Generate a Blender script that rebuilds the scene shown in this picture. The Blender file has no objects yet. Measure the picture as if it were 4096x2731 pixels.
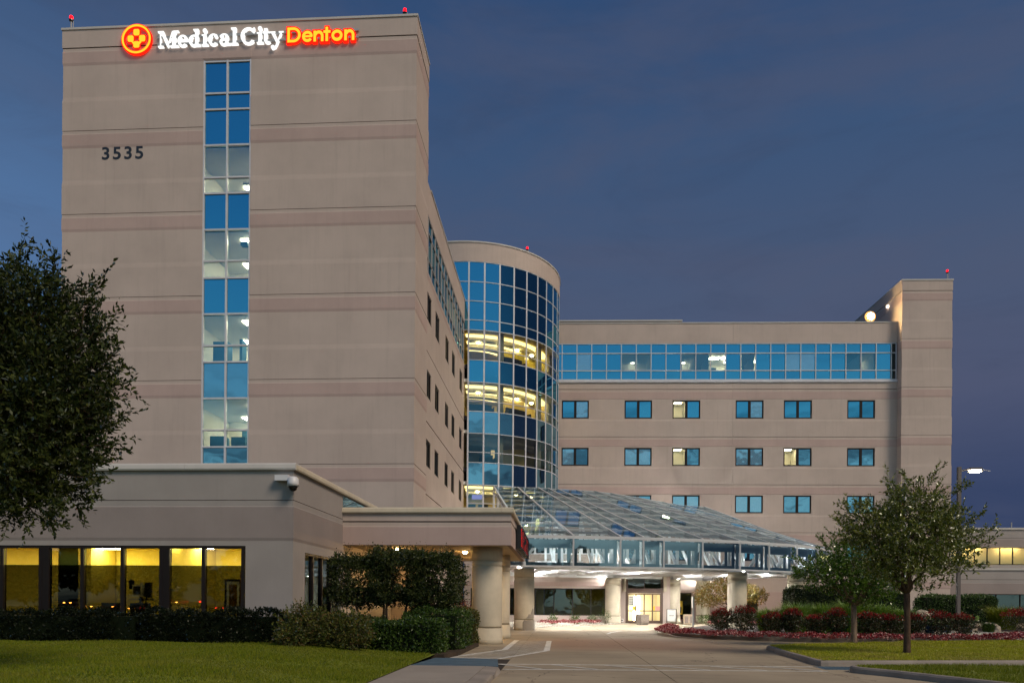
import bpy, math, random
import numpy as np
from mathutils import Vector, Matrix
R = math.radians
D = bpy.data
S = bpy.context.scene
COL = S.collection

# ------------------------------------------------------------------ camera
cam_d = D.cameras.new('camera'); cam = D.objects.new('camera', cam_d); COL.objects.link(cam)
cam_d.sensor_width = 36.0
cam_d.lens = 36.0 * 3036.0 / 4096.0
cam_d.shift_y = (2410.0 - 1365.5) / 4096.0
cam_d.clip_end = 3000
YAW = math.atan(187 / 3036)
cam.matrix_world = (Matrix.Translation((0, 0, 1.7)) @ Matrix.Rotation(YAW, 4, 'Z')
                    @ Matrix.Rotation(R(90), 4, 'X') @ Matrix.Rotation(.0072, 4, 'Z'))
S.camera = cam
S.render.resolution_x, S.render.resolution_y = 1024, 682
S.view_settings.view_transform = 'Standard'
S.view_settings.look = 'None'
S.view_settings.exposure = 0.15
S.view_settings.gamma = 1.0
S.view_settings.use_curve_mapping = False
S.cycles.use_denoising = True
S.cycles.max_bounces = 8
S.cycles.transparent_max_bounces = 24
S.cycles.sample_clamp_indirect = 6.0
S.cycles.caustics_reflective = False
S.cycles.caustics_refractive = False

# ------------------------------------------------------------------ node helper
class NT:
    def __init__(self, tree):
        self.t = tree; tree.nodes.clear()
    def n(self, kind, **kw):
        nd = self.t.nodes.new(kind)
        for k, v in kw.items():
            if k.startswith('_'):
                setattr(nd, k[1:], v)
            else:
                nd.inputs[k.replace('__', ' ')].default_value = v
        return nd
    def l(self, a, b): self.t.links.new(a, b)
    def math(self, op, a, b=None, clamp=False):
        m = self.t.nodes.new('ShaderNodeMath'); m.operation = op; m.use_clamp = clamp
        for i, v in enumerate((a, b)):
            if v is None: continue
            if isinstance(v, (int, float)): m.inputs[i].default_value = v
            else: self.l(v, m.inputs[i])
        return m.outputs[0]
    def mix(self, f, a, b, blend='MIX'):
        m = self.t.nodes.new('ShaderNodeMix'); m.data_type = 'RGBA'; m.blend_type = blend
        for i, v in ((0, f), (6, a), (7, b)):
            if isinstance(v, (int, float)): m.inputs[i].default_value = v
            elif isinstance(v, (tuple, list)): m.inputs[i].default_value = (*v[:3], 1)
            else: self.l(v, m.inputs[i])
        return m.outputs[2]
    def ramp(self, fac, stops, interp='LINEAR'):
        r = self.t.nodes.new('ShaderNodeValToRGB'); r.color_ramp.interpolation = interp
        e = r.color_ramp.elements
        while len(e) > 1: e.remove(e[-1])
        for i, (p, c) in enumerate(stops):
            el = e[0] if i == 0 else e.new(p)
            el.position = p
            el.color = (*c, 1) if isinstance(c, (tuple, list)) else (c, c, c, 1)
        self.l(fac, r.inputs[0]); return r.outputs[0]
    def maprange(self, v, a, b, c=0.0, d=1.0, smooth=True):
        m = self.t.nodes.new('ShaderNodeMapRange')
        if smooth: m.interpolation_type = 'SMOOTHSTEP'
        self.l(v, m.inputs[0])
        for i, x in zip((1, 2, 3, 4), (a, b, c, d)): m.inputs[i].default_value = x
        return m.outputs[0]
    def noise(self, vec, scale, detail=4, rough=.55, dist=0):
        nd = self.n('ShaderNodeTexNoise', Scale=scale, Detail=detail, Roughness=rough, Distortion=dist)
        if vec is not None: self.l(vec, nd.inputs['Vector'])
        return nd.outputs[0]
    def scaled(self, vec, s):
        m = self.t.nodes.new('ShaderNodeMapping'); self.l(vec, m.inputs[0]); m.inputs[3].default_value = s
        return m.outputs[0]

# ------------------------------------------------------------------ world: dusk sky, afterglow behind the camera
W = D.worlds.new('World'); S.world = W; W.use_nodes = True
nt = NT(W.node_tree)
tc = nt.n('ShaderNodeTexCoord'); vec = tc.outputs['Generated']
sp = nt.n('ShaderNodeSeparateXYZ'); nt.l(vec, sp.inputs[0])
X_, Y_, Z_ = sp.outputs
front = nt.ramp(Z_, [(0, (.020, .038, .105)), (.10, (.030, .050, .125)), (.24, (.076, .091, .168)), (.36, (.070, .097, .178)),
                     (.50, (.046, .088, .188)), (.62, (.030, .070, .172)), (1, (.018, .042, .11))])
left = nt.math('MULTIPLY', nt.maprange(X_, -.12, -.62), nt.maprange(Z_, .66, .30))
front = nt.mix(left, front, (.088, .185, .385))
skyv = nt.scaled(vec, (1.6, 1.6, 5.5))
cl1 = nt.maprange(nt.noise(skyv, 1.3, 6, .6, .4), .42, .68)
front = nt.mix(nt.math('MULTIPLY', nt.math('MULTIPLY', cl1, .45), nt.maprange(X_, -.75, -.2, .35, 1.0)), front, (.084, .094, .160))
cl3 = nt.maprange(nt.noise(skyv, 2.9, 7, .65, .8), .45, .75)
front = nt.mix(nt.math('MULTIPLY', cl3, .20), front, (.034, .048, .098))
back = nt.ramp(Z_, [(0, (.62, .70, .62)), (.08, (.62, .80, .76)), (.18, (.42, .66, .70)), (.30, (.22, .44, .58)),
                    (.45, (.105, .27, .46)), (.65, (.06, .17, .36)), (1, (.03, .07, .18))])
cl2 = nt.noise(nt.scaled(vec, (1.5, 1.5, 8.0)), 2.2, 6, .6, 1.2)
cmask = nt.math('MULTIPLY', nt.maprange(cl2, .46, .62), nt.maprange(Z_, .34, .14))
back = nt.mix(nt.math('MULTIPLY', cmask, .88), back, (.045, .085, .12))
wgt = nt.maprange(nt.math('MULTIPLY', Y_, -1), .46, .80)
side = nt.math('MULTIPLY', nt.maprange(X_, .50, .74), nt.maprange(Y_, .62, .30))
front = nt.mix(side, front, (.014, .024, .062))
front = nt.mix(1.0, front, (.90, .92, .90), 'MULTIPLY')
sky = nt.mix(wgt, front, back)
gnd = nt.maprange(Z_, -.02, .0)
sky = nt.mix(gnd, (.03, .03, .03), sky)
bg = nt.n('ShaderNodeBackground', Strength=1.0); nt.l(sky, bg.inputs[0])
wo = nt.n('ShaderNodeOutputWorld'); nt.l(bg.outputs[0], wo.inputs[0])

# soft warm afterglow
sun_d = D.lights.new('afterglow', 'SUN'); sun_d.energy = 2.1; sun_d.angle = R(22); sun_d.color = (1.0, .83, .66)
sun = D.objects.new('afterglow', sun_d); COL.objects.link(sun)
az, el = R(50), R(42)       # towards the camera's right, behind it
sdir = Vector((math.sin(az) * math.cos(el), -math.cos(az) * math.cos(el), math.sin(el)))
sun.rotation_euler = sdir.to_track_quat('Z', 'Y').to_euler()

# ------------------------------------------------------------------ materials
MATS = {}
def mat(name, col, rough=.7, var=.12, scale=2.0, bump=0.0, bscale=30.0, spec=.3, metal=0.0, streak=0.0, stretch=(1, 1, 1)):
    m = D.materials.new(name); m.use_nodes = True; t = NT(m.node_tree); MATS[name] = m
    o = t.n('ShaderNodeOutputMaterial'); b = t.n('ShaderNodeBsdfPrincipled', Roughness=rough, Metallic=metal)
    b.inputs['Specular IOR Level'].default_value = spec
    g = t.n('ShaderNodeNewGeometry'); p = g.outputs['Position']
    n1 = t.noise(t.scaled(p, stretch), scale, 6, .6)
    f = t.maprange(n1, .3, .7, 0, 1)
    c = t.mix(f, tuple(x * (1 - var) for x in col), tuple(min(1, x * (1 + var)) for x in col))
    if streak:
        n2 = t.noise(t.scaled(p, (1.6, 1.6, .10)), 2.6, 6, .65)
        c = t.mix(t.math('MULTIPLY', t.maprange(n2, .48, .78), streak), c, tuple(x * .60 for x in col))
        n3 = t.noise(p, .9, 7, .7); c = t.mix(t.math('MULTIPLY', t.maprange(n3, .52, .80), streak * .6), c, tuple(x * .74 for x in col))
    t.l(c, b.inputs['Base Color'])
    if bump:
        bp = t.n('ShaderNodeBump', Strength=bump, Distance=.02); t.l(t.noise(p, bscale, 3), bp.inputs['Height'])
        t.l(bp.outputs[0], b.inputs['Normal'])
    t.l(b.outputs[0], o.inputs[0]); return m
def road_wear(m):
    """reddish worn patch across the drive, tyre polish, oil spots and hairline cracks"""
    t = NT.__new__(NT); t.t = m.node_tree; b = [n for n in t.t.nodes if n.type == 'BSDF_PRINCIPLED'][0]; src = b.inputs['Base Color'].links[0].from_socket
    p = [n for n in t.t.nodes if n.type == 'NEW_GEOMETRY'][0].outputs['Position']; s_ = t.n('ShaderNodeSeparateXYZ'); t.l(p, s_.inputs[0])
    n1 = t.noise(p, .35, 5, .6); yy = t.math('ADD', s_.outputs[1], t.math('MULTIPLY', n1, 3.0))
    band = t.math('MULTIPLY', t.maprange(yy, 27.5, 31.5), t.maprange(yy, 40.5, 36)); xx = t.math('MULTIPLY', t.maprange(s_.outputs[0], -2.5, .5), t.maprange(s_.outputs[0], 9, 4))
    c = t.mix(t.math('MULTIPLY', t.math('MULTIPLY', band, xx), .62), src, (.29, .165, .115))
    n2 = t.noise(t.scaled(p, (.25, 1.6, 1)), 1.1, 6, .65); c = t.mix(t.math('MULTIPLY', t.maprange(n2, .46, .72), .34), c, (.15, .115, .095))
    n3 = t.noise(p, 2.3, 7, .75); c = t.mix(t.math('MULTIPLY', t.maprange(n3, .60, .78), .5), c, (.10, .08, .065))
    v = t.n('ShaderNodeTexVoronoi', Scale=.16, _feature='DISTANCE_TO_EDGE'); w = t.n('ShaderNodeVectorMath', _operation='ADD'); t.l(p, w.inputs[0])
    nz = t.n('ShaderNodeTexNoise', Scale=1.3, Detail=5.0); t.l(p, nz.inputs['Vector']); t.l(nz.outputs['Color'], w.inputs[1]); t.l(w.outputs[0], v.inputs['Vector'])
    c = t.mix(t.math('MULTIPLY', t.maprange(v.outputs['Distance'], .0035, .0008), .7), c, (.06, .045, .035)); t.l(c, b.inputs['Base Color'])
def emis(name, col, s):
    m = D.materials.new(name); m.use_nodes = True; t = NT(m.node_tree); MATS[name] = m
    o = t.n('ShaderNodeOutputMaterial'); e = t.n('ShaderNodeEmission', Strength=s); e.inputs[0].default_value = (*col, 1)
    t.l(e.outputs[0], o.inputs[0]); return m
def glass(name, tint, refl, base=.30, wave=.0, wscale=1.2):
    m = D.materials.new(name); m.use_nodes = True; t = NT(m.node_tree); MATS[name] = m
    o = t.n('ShaderNodeOutputMaterial'); tr = t.n('ShaderNodeBsdfTransparent'); tr.inputs[0].default_value = (*tint, 1)
    gl = t.n('ShaderNodeBsdfGlossy', Roughness=.0); gl.inputs['Color'].default_value = (*refl, 1)
    fr = t.n('ShaderNodeFresnel', IOR=1.5); f = t.math('ADD', t.math('MULTIPLY', fr.outputs[0], 1 - base), base, clamp=True)
    mx = t.n('ShaderNodeMixShader'); t.l(f, mx.inputs[0]); t.l(tr.outputs[0], mx.inputs[1]); t.l(gl.outputs[0], mx.inputs[2])
    if wave:
        g = t.n('ShaderNodeNewGeometry'); bp = t.n('ShaderNodeBump', Strength=wave, Distance=.1)
        t.l(t.noise(g.outputs['Position'], wscale, 1), bp.inputs['Height']); t.l(bp.outputs[0], gl.inputs['Normal'])
    t.l(mx.outputs[0], o.inputs[0]); return m
def spandrel(name, base, refl, fac=.6, wave=0.0, wscale=1.0):
    m = D.materials.new(name); m.use_nodes = True; t = NT(m.node_tree); MATS[name] = m
    o = t.n('ShaderNodeOutputMaterial'); df = t.n('ShaderNodeBsdfDiffuse'); df.inputs[0].default_value = (*base, 1)
    gl = t.n('ShaderNodeBsdfGlossy', Roughness=.0); gl.inputs['Color'].default_value = (*refl, 1)
    fr = t.n('ShaderNodeFresnel', IOR=1.5); f = t.math('ADD', t.math('MULTIPLY', fr.outputs[0], 1 - fac), fac, clamp=True)
    mx = t.n('ShaderNodeMixShader'); t.l(f, mx.inputs[0]); t.l(df.outputs[0], mx.inputs[1]); t.l(gl.outputs[0], mx.inputs[2])
    if wave:
        g = t.n('ShaderNodeNewGeometry'); bp = t.n('ShaderNodeBump', Strength=wave, Distance=.1)
        t.l(t.noise(g.outputs['Position'], wscale, 1), bp.inputs['Height']); t.l(bp.outputs[0], gl.inputs['Normal'])
    t.l(mx.outputs[0], o.inputs[0]); return m
def leafmat(name, cols, gloss=.25, rough=.35, trans=.25, patch=None):
    m = D.materials.new(name); m.use_nodes = True; t = NT(m.node_tree); MATS[name] = m
    o = t.n('ShaderNodeOutputMaterial'); g = t.n('ShaderNodeNewGeometry')
    n = len(cols)
    c = t.ramp(g.outputs['Random Per Island'], [(i / max(1, n - 1), k) for i, k in enumerate(cols)])
    if patch:
        n1 = t.noise(g.outputs['Position'], .55, 6, .65); c = t.mix(t.math('MULTIPLY', t.maprange(n1, .44, .70), .60), c, patch)
        n2 = t.noise(g.outputs['Position'], 2.6, 4, .6); c = t.mix(t.math('MULTIPLY', t.maprange(n2, .50, .72), .35), c, tuple(x * .5 for x in cols[0]))
    d = t.n('ShaderNodeBsdfDiffuse'); tl = t.n('ShaderNodeBsdfTranslucent'); gl = t.n('ShaderNodeBsdfGlossy', Roughness=rough)
    gl.inputs['Color'].default_value = (.9, .95, .85, 1)
    t.l(c, d.inputs[0]); t.l(c, tl.inputs[0])
    a = t.n('ShaderNodeMixShader'); a.inputs[0].default_value = trans; t.l(d.outputs[0], a.inputs[1]); t.l(tl.outputs[0], a.inputs[2])
    fr = t.n('ShaderNodeFresnel', IOR=1.4)
    b = t.n('ShaderNodeMixShader'); t.l(t.math('MULTIPLY', fr.outputs[0], gloss * 1.8, clamp=True), b.inputs[0])
    t.l(a.outputs[0], b.inputs[1]); t.l(gl.outputs[0], b.inputs[2]); t.l(b.outputs[0], o.inputs[0]); return m

M = MATS
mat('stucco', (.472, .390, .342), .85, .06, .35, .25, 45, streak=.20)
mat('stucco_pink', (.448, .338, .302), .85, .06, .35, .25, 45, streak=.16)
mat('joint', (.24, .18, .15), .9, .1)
mat('stucco_shaded', (.330, .300, .282), .85, .06, .5, .25, 55, streak=.10)  # the tower's stucco, with the low wing's weaker light put into the colour
mat('stucco_shaded_pink', (.288, .245, .230), .85, .06, .5, .25, 55, streak=.10)
mat('coping_metal', (.50, .48, .45), .5, .05, 1.0)
mat('concrete_column', (.52, .46, .35), .85, .08, 1.5, .2, 30, streak=.2)
mat('soffit', (.42, .34, .22), .8, .05)
mat('dark_inside', (.03, .03, .035), .9, .1)
mat('roof_membrane', (.2, .19, .18), .9, .1)
mat('mullion', (.55, .56, .60), .4, .05, spec=.5)
mat('mullion_dim', (.34, .33, .33), .45, .05, spec=.5)
mat('bronze', (.014, .010, .009), .55, .1, spec=.2)
mat('white_steel', (.84, .85, .86), .5, .03)
mat('canopy_frame', (.52, .53, .54), .45, .05, spec=.5)
mat('valance', (.14, .215, .27), .35, .06, spec=.5)
mat('room_wall', (.62, .60, .50), .8, .03)
mat('room_yellow', (.66, .55, .09), .8, .04)
mat('room_warm', (.70, .56, .24), .8, .04)
mat('room_orange', (.60, .34, .08), .8, .04)
mat('ceiling_white', (.72, .72, .66), .8, .02)
mat('furniture', (.03, .035, .05), .6, .1)
mat('furniture_blue', (.06, .16, .24), .6, .1)
mat('wood', (.22, .12, .05), .5, .2)
mat('paper', (.7, .7, .66), .8, .03)
mat('road_concrete', (.345, .285, .200), .9, .16, .22, .25, 60, streak=.0)
road_wear(MATS['road_concrete'])
mat('walk_concrete', (.30, .265, .225), .9, .10, .5, .25, 60)
mat('curb_concrete', (.27, .235, .20), .9, .16, 1.2, .3, 40)
mat('red_curb', (.16, .095, .085), .9, .2, 2.0, .3, 40)
mat('joint_dark', (.05, .04, .032), .95, .1)
mat('marking_white', (.62, .60, .55), .8, .25, 3.0)
mat('marking_blue', (.075, .125, .165), .85, .18, 1.5)
mat('tactile_blue', (.09, .145, .19), .8, .12, 2)
mat('soil', (.055, .038, .025), .95, .3, 3, .5, 20)
mat('mulch', (.04, .028, .02), .95, .3, 3, .5, 20)
mat('gravel', (.42, .38, .32), .9, .3, 6, .4, 20)
mat('boulder', (.34, .28, .22), .9, .2, 1.2, .6, 6)
mat('bark', (.075, .045, .028), .9, .35, 6, .8, 14, stretch=(3, 3, .5))
mat('bark_light', (.20, .14, .10), .9, .35, 6, .8, 14, stretch=(3, 3, .5))
mat('post_metal', (.12, .10, .09), .5, .1, spec=.5)
mat('grey_metal', (.38, .38, .38), .45, .06, spec=.5)
mat('white_plastic', (.62, .62, .64), .4, .03, spec=.5)
mat('black_plastic', (.012, .012, .014), .25, .05, spec=.5)
mat('navy_paint', (.022, .028, .042), .5, .05)
mat('lawn_base', (.16, .19, .016), .95, .3, .7, .5, 25)
mat('blue_pot', (.03, .07, .16), .2, .1, spec=.6)
mat('brown_door', (.085, .05, .038), .45, .08, spec=.5)
mat('yellow_sign', (.75, .52, .04), .6, .02)
mat('pink_sign', (.62, .32, .30), .6, .02)
mat('aggregate', (.24, .20, .17), .9, .35, 25, .5, 30)
mat('stone_bin', (.46, .36, .26), .9, .2, 12, .4, 30)
mat('flag_blue', (.02, .03, .10), .8, .05)
mat('flag_red', (.30, .03, .04), .8, .05)
mat('curtain', (.20, .10, .05), .9, .2, 3)
mat('car_paint', (.25, .26, .28), .25, .04, spec=.6)
mat('car_dark', (.02, .02, .025), .2, .05, spec=.6)
mat('tyre', (.02, .02, .02), .8, .05)
emis('panel_light', (1, .90, .66), 34)
emis('panel_light_cool', (1, .95, .80), 7)
emis('ceiling_glow', (1, .78, .30), 2.6)
emis('down_light', (1, .80, .34), 62)
emis('canopy_light', (1, .97, .93), 1700)
emis('soffit_light', (1, .60, .20), 480)
emis('vestibule_light', (1, .86, .64), 20)
emis('beacon_red', (1, .004, .008), 4)
emis('beacon_core', (1, .55, .55), 30)
emis('letter_white', (1, 1, .97), 1.1)
emis('letter_yellow', (1, .56, .03), 1.15)
emis('letter_red', (1, .012, .004), 1.6)
emis('sign_red', (1, .015, .008), .9)
emis('lamp_head', (1, .93, .72), 260)
emis('flood_head', (1, .70, .30), 300)
emis('flood_glow', (1, .46, .13), 1.7)
emis('lamp_glow', (1, .84, .50), 1.6)
emis('lit_window_warm', (1, .72, .30), .55)
emis('screen_violet', (.30, .28, .75), .7)
emis('tail_red', (1, .02, .01), 160)
emis('turn_amber', (1, .34, .05), 220)
glass('glass_vision', (.84, .92, .86), (.30, .74, 1.0), .20, .012, 1.1)
glass('glass_rotunda', (.92, .92, .82), (.28, .68, .95), .10, .012, 1.1)
glass('glass_warm', (.92, .88, .72), (.60, .75, .80), .05, .01, 1.0)
glass('glass_canopy', (.79, .89, .93), (.62, .84, .98), .15, .01, 1.5)
glass('glass_film', (.050, .050, .028), (.5, .5, .45), .02, .0, 2)
glass('glass_dark', (.16, .17, .14), (.55, .75, .80), .10, .03, 1.5)
spandrel('glass_blue', (.008, .030, .050), (.13, .54, .82), .56, .010, 1.0)
spandrel('glass_blue_dim', (.02, .035, .045), (.26, .56, .76), .60, .05, .9)
spandrel('glass_blind', (.14, .17, .17), (.34, .66, .88), .50, .05, 1.2)
leafmat('leaf_oak', [(.050, .072, .012), (.095, .125, .018), (.16, .185, .028), (.27, .28, .05)], .22, .45, .28)
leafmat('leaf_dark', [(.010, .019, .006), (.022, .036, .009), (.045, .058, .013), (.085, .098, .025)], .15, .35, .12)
leafmat('leaf_bright', [(.045, .100, .012), (.085, .17, .018), (.15, .25, .03)], .2, .35, .3)
leafmat('leaf_hedge', [(.020, .045, .008), (.040, .080, .012), (.085, .14, .022)], .22, .3, .15)
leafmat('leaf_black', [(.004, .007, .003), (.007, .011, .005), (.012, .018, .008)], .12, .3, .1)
leafmat('leaf_hedge_light', [(.035, .070, .016), (.06, .11, .022), (.10, .16, .03)], .15, .4, .2)
leafmat('leaf_bronze', [(.035, .055, .012), (.065, .085, .016), (.12, .125, .025), (.13, .07, .025)], .15, .4, .2)
leafmat('leaf_rose', [(.022, .036, .012), (.035, .050, .016), (.05, .06, .02), (.11, .03, .02)], .15, .4, .2)
leafmat('bloom_red', [(.42, .020, .025), (.26, .014, .018), (.14, .02, .015)], .05, .5, .2)
leafmat('begonia', [(.22, .016, .022), (.30, .022, .028), (.13, .012, .015), (.52, .15, .17), (.70, .48, .44)], .1, .45, .15)
leafmat('leaf_maple', [(.16, .10, .015), (.11, .12, .015), (.24, .10, .02), (.20, .16, .03)], .1, .5, .3)
leafmat('leaf_crape', [(.13, .02, .025), (.20, .04, .04), (.05, .05, .015)], .1, .5, .25)
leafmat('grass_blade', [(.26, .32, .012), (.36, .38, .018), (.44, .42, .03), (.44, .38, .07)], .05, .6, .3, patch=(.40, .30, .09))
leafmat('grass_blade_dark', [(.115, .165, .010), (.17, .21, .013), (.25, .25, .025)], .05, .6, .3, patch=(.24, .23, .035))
leafmat('grass_mound', [(.10, .20, .020), (.16, .28, .03), (.24, .34, .05)], .08, .5, .3)
leafmat('cactus', [(.12, .19, .045), (.15, .23, .06)], .1, .5, .1)

# ------------------------------------------------------------------ mesh helpers
class MB:
    def __init__(s): s.v = []; s.f = []; s.m = []
    def add(s, vs, fs, mi=0):
        b = len(s.v); s.v += [tuple(v) for v in vs]
        for f in fs: s.f.append([b + i for i in f]); s.m.append(mi)
    def box(s, x0, x1, y0, y1, z0, z1, mi=0):
        s.add([(x, y, z) for z in (z0, z1) for y in (y0, y1) for x in (x0, x1)],
              [(0, 2, 3, 1), (4, 5, 7, 6), (0, 1, 5, 4), (2, 6, 7, 3), (0, 4, 6, 2), (1, 3, 7, 5)], mi)
    def quad(s, a, b, c, d, mi=0): s.add([a, b, c, d], [(0, 1, 2, 3)], mi)
    def prism(s, poly, z0, z1, mi=0):
        n = len(poly)
        s.add([(x, y, z0) for x, y in poly] + [(x, y, z1) for x, y in poly],
              [tuple(range(n))[::-1], tuple(range(n, 2 * n))] + [(i, (i + 1) % n, n + (i + 1) % n, n + i) for i in range(n)], mi)
    def beam(s, a, b, w, h, mi=0, up=(0, 0, 1)):
        a, b = Vector(a), Vector(b); d = (b - a).normalized(); u = Vector(up)
        if abs(d.dot(u)) > .98: u = Vector((0, 1, 0))
        x = d.cross(u).normalized(); y = x.cross(d).normalized()
        vs = [p + x * sx * w / 2 + y * sy * h / 2 for p in (a, b) for sx, sy in ((-1, -1), (1, -1), (1, 1), (-1, 1))]
        s.add(vs, [(0, 1, 2, 3), (7, 6, 5, 4), (0, 4, 5, 1), (1, 5, 6, 2), (2, 6, 7, 3), (3, 7, 4, 0)], mi)
    def tube(s, pts, rad, n=8, mi=0, cap=True):
        pts = [Vector(p) for p in pts]; base = len(s.v); k = len(pts)
        for i, p in enumerate(pts):
            d = (pts[min(i + 1, k - 1)] - pts[max(i - 1, 0)])
            d = d.normalized() if d.length > 1e-6 else Vector((0, 0, 1))
            u = Vector((1, 0, 0)) if abs(d.x) < .9 else Vector((0, 1, 0))
            x = d.cross(u).normalized(); y = d.cross(x)
            r = rad[i] if isinstance(rad, (list, tuple)) else rad
            for j in range(n):
                a = 2 * math.pi * j / n
                s.v.append(tuple(p + (x * math.cos(a) + y * math.sin(a)) * r))
        for i in range(k - 1):
            for j in range(n):
                j2 = (j + 1) % n
                s.f.append([base + i * n + j, base + i * n + j2, base + (i + 1) * n + j2, base + (i + 1) * n + j]); s.m.append(mi)
        if cap:
            s.f.append([base + j for j in range(n)][::-1]); s.m.append(mi)
            s.f.append([base + (k - 1) * n + j for j in range(n)]); s.m.append(mi)
    def lathe(s, cx, cy, prof, n=32, mi=0):
        s.tube([(cx, cy, z) for r, z in prof], [r for r, z in prof], n, mi) if False else None
        base = len(s.v)
        for r, z in prof:
            for j in range(n):
                a = 2 * math.pi * j / n; s.v.append((cx + r * math.cos(a), cy + r * math.sin(a), z))
        for i in range(len(prof) - 1):
            for j in range(n):
                j2 = (j + 1) % n
                s.f.append([base + i * n + j, base + i * n + j2, base + (i + 1) * n + j2, base + (i + 1) * n + j]); s.m.append(mi)
        s.f.append([base + j for j in range(n)][::-1]); s.m.append(mi)
        s.f.append([base + (len(prof) - 1) * n + j for j in range(n)]); s.m.append(mi)
    def build(s, name, mats, parent=None, loc=None, smooth=False):
        me = D.meshes.new(name); me.from_pydata(s.v, [], s.f); me.update()
        mats = mats if isinstance(mats, (list, tuple)) else [mats]
        for m in mats: me.materials.append(M[m])
        if len(mats) > 1: me.polygons.foreach_set('material_index', s.m)
        if smooth: me.polygons.foreach_set('use_smooth', [True] * len(s.f))
        return link(name, me, parent, loc)
def link(name, me, parent=None, loc=None, rz=0):
    o = D.objects.new(name, me); COL.objects.link(o)
    if parent is not None:
        o.parent = parent
        if parent.name in ORIG: o.matrix_parent_inverse = ORIG[parent.name]
    if loc: o.location = loc
    if rz: o.rotation_euler = (0, 0, rz)
    return o
ORIG = {}
def tag(o, label=None, cat=None, group=None, kind=None):
    if label: o['label'] = label
    if cat: o['category'] = cat
    if group: o['group'] = group
    if kind: o['kind'] = kind
    return o
def thing(name, label, cat, loc=(0, 0, 0), group=None, rz=0, local=False):
    """An Empty at the thing's base. Parts are written in world coordinates unless local=True."""
    o = D.objects.new(name, None); COL.objects.link(o); o.location = loc; o.rotation_euler = (0, 0, rz)
    o.empty_display_size = .2
    if not local: ORIG[o.name] = (Matrix.Translation(loc) @ Matrix.Rotation(rz, 4, 'Z')).inverted()
    return tag(o, label, cat, group)
def sub(name, mb, mats, parent, smooth=False):
    """a sub-part: parent is a part already placed in world coordinates"""
    return mb.build(name, mats, parent, smooth=smooth)
def copy_tree(o, parent=None):
    c = o.copy(); COL.objects.link(c)
    if parent is not None: c.parent = parent; c.matrix_parent_inverse = o.matrix_parent_inverse.copy()
    for ch in list(o.children): copy_tree(ch, c)
    return c

# wall panels of a facade -------------------------------------------------
class Face:
    """a vertical plane: o origin (x,y), d unit direction along, n outward normal"""
    def __init__(s, o, ang, flip=1):
        s.o = Vector((o[0], o[1])); s.d = Vector((math.cos(ang), math.sin(ang))); s.n = Vector((s.d.y, -s.d.x)) * flip
    def p(s, a, off, z):
        q = s.o + s.d * a + s.n * off; return (q.x, q.y, z)
def storey_profile(zt, zb):
    """(z, offset, material) from top to bottom: lip, pink band, recessed field, lower field"""
    h = zt - zb; k = h / 4.62
    return [(zt - .012, 0., 0), (zt - .17 * k, 0., 0), (zt - .21 * k, .016, 1), (zt - .82 * k, .016, 1), (zt - .97 * k, -.010, 0),
            (zt - 2.74 * k, -.010, 0), (zt - 3.0 * k, .014, 0), (zb + .010, .014, 0)]
def wall_panel(face, a0, a1, prof, parent, mats=('stucco', 'stucco_pink', 'joint'), holes=(), mit=(0, 0), back=-.16, name='wall_panel'):
    """prof: (z, offset, mat of the strip below); holes: (a0,a1,z0,z1)"""
    def off_at(z):
        for (z1, o1, _), (z2, o2, _) in zip(prof, prof[1:]):
            if z2 - 1e-6 <= z <= z1 + 1e-6:
                return o1 + (o2 - o1) * ((z1 - z) / (z1 - z2) if z1 > z2 else 0)
        return prof[-1][1]
    zs = [(z, o, m) for z, o, m in prof]
    for h in holes:
        for z in (h[2], h[3]):
            if prof[-1][0] < z < prof[0][0] and all(abs(z - q[0]) > 1e-3 for q in zs):
                mm = [q for q in zs if q[0] > z][-1][2]; zs.append((z, off_at(z), mm)); zs.sort(key=lambda q: -q[0])
    xs = sorted(set([a0, a1] + [x for h in holes for x in (h[0], h[1]) if a0 < x < a1]))
    mb = MB()
    def P(a, z, o):
        aa = a
        if a == a0: aa = a - mit[0] * o
        if a == a1: aa = a + mit[1] * o
        return face.p(aa, o, z)
    for (z1, o1, m), (z2, o2, _) in zip(zs, zs[1:]):
        for x0, x1 in zip(xs, xs[1:]):
            xm, zm = (x0 + x1) / 2, (z1 + z2) / 2
            if any(h[0] < xm < h[1] and h[2] < zm < h[3] for h in holes): continue
            mb.quad(P(x0, z2, o2), P(x1, z2, o2), P(x1, z1, o1), P(x0, z1, o1), m)
    # edges back into the joints
    zt, ot = zs[0][0], zs[0][1]; zb, ob = zs[-1][0], zs[-1][1]
    mb.quad(P(a0, zt, ot), P(a1, zt, ot), P(a1, zt, back), P(a0, zt, back), 2)
    mb.quad(P(a0, zb, back), P(a1, zb, back), P(a1, zb, ob), P(a0, zb, ob), 2)
    for a in (a0, a1):
        for (z1, o1, m), (z2, o2, _) in zip(zs, zs[1:]):
            mb.quad(P(a, z2, o2), P(a, z1, o1), P(a, z1, back), P(a, z2, back), 0)
    for h in holes:
        o = max(off_at(h[2]), off_at(h[3])); q = lambda a, off, z: face.p(a, off, z)
        x0, x1, z0, z1 = h
        e = off_at(z0); g = off_at(z1)
        mb.quad(q(x0, e, z0), q(x1, e, z0), q(x1, back, z0), q(x0, back, z0), 0)
        mb.quad(q(x0, g, z1), q(x0, back, z1), q(x1, back, z1), q(x1, g, z1), 0)
        mb.quad(q(x0, e, z0), q(x0, back, z0), q(x0, back, z1), q(x0, g, z1), 0)
        mb.quad(q(x1, e, z0), q(x1, g, z1), q(x1, back, z1), q(x1, back, z0), 0)
    return mb.build(name, mats, parent)
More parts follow.
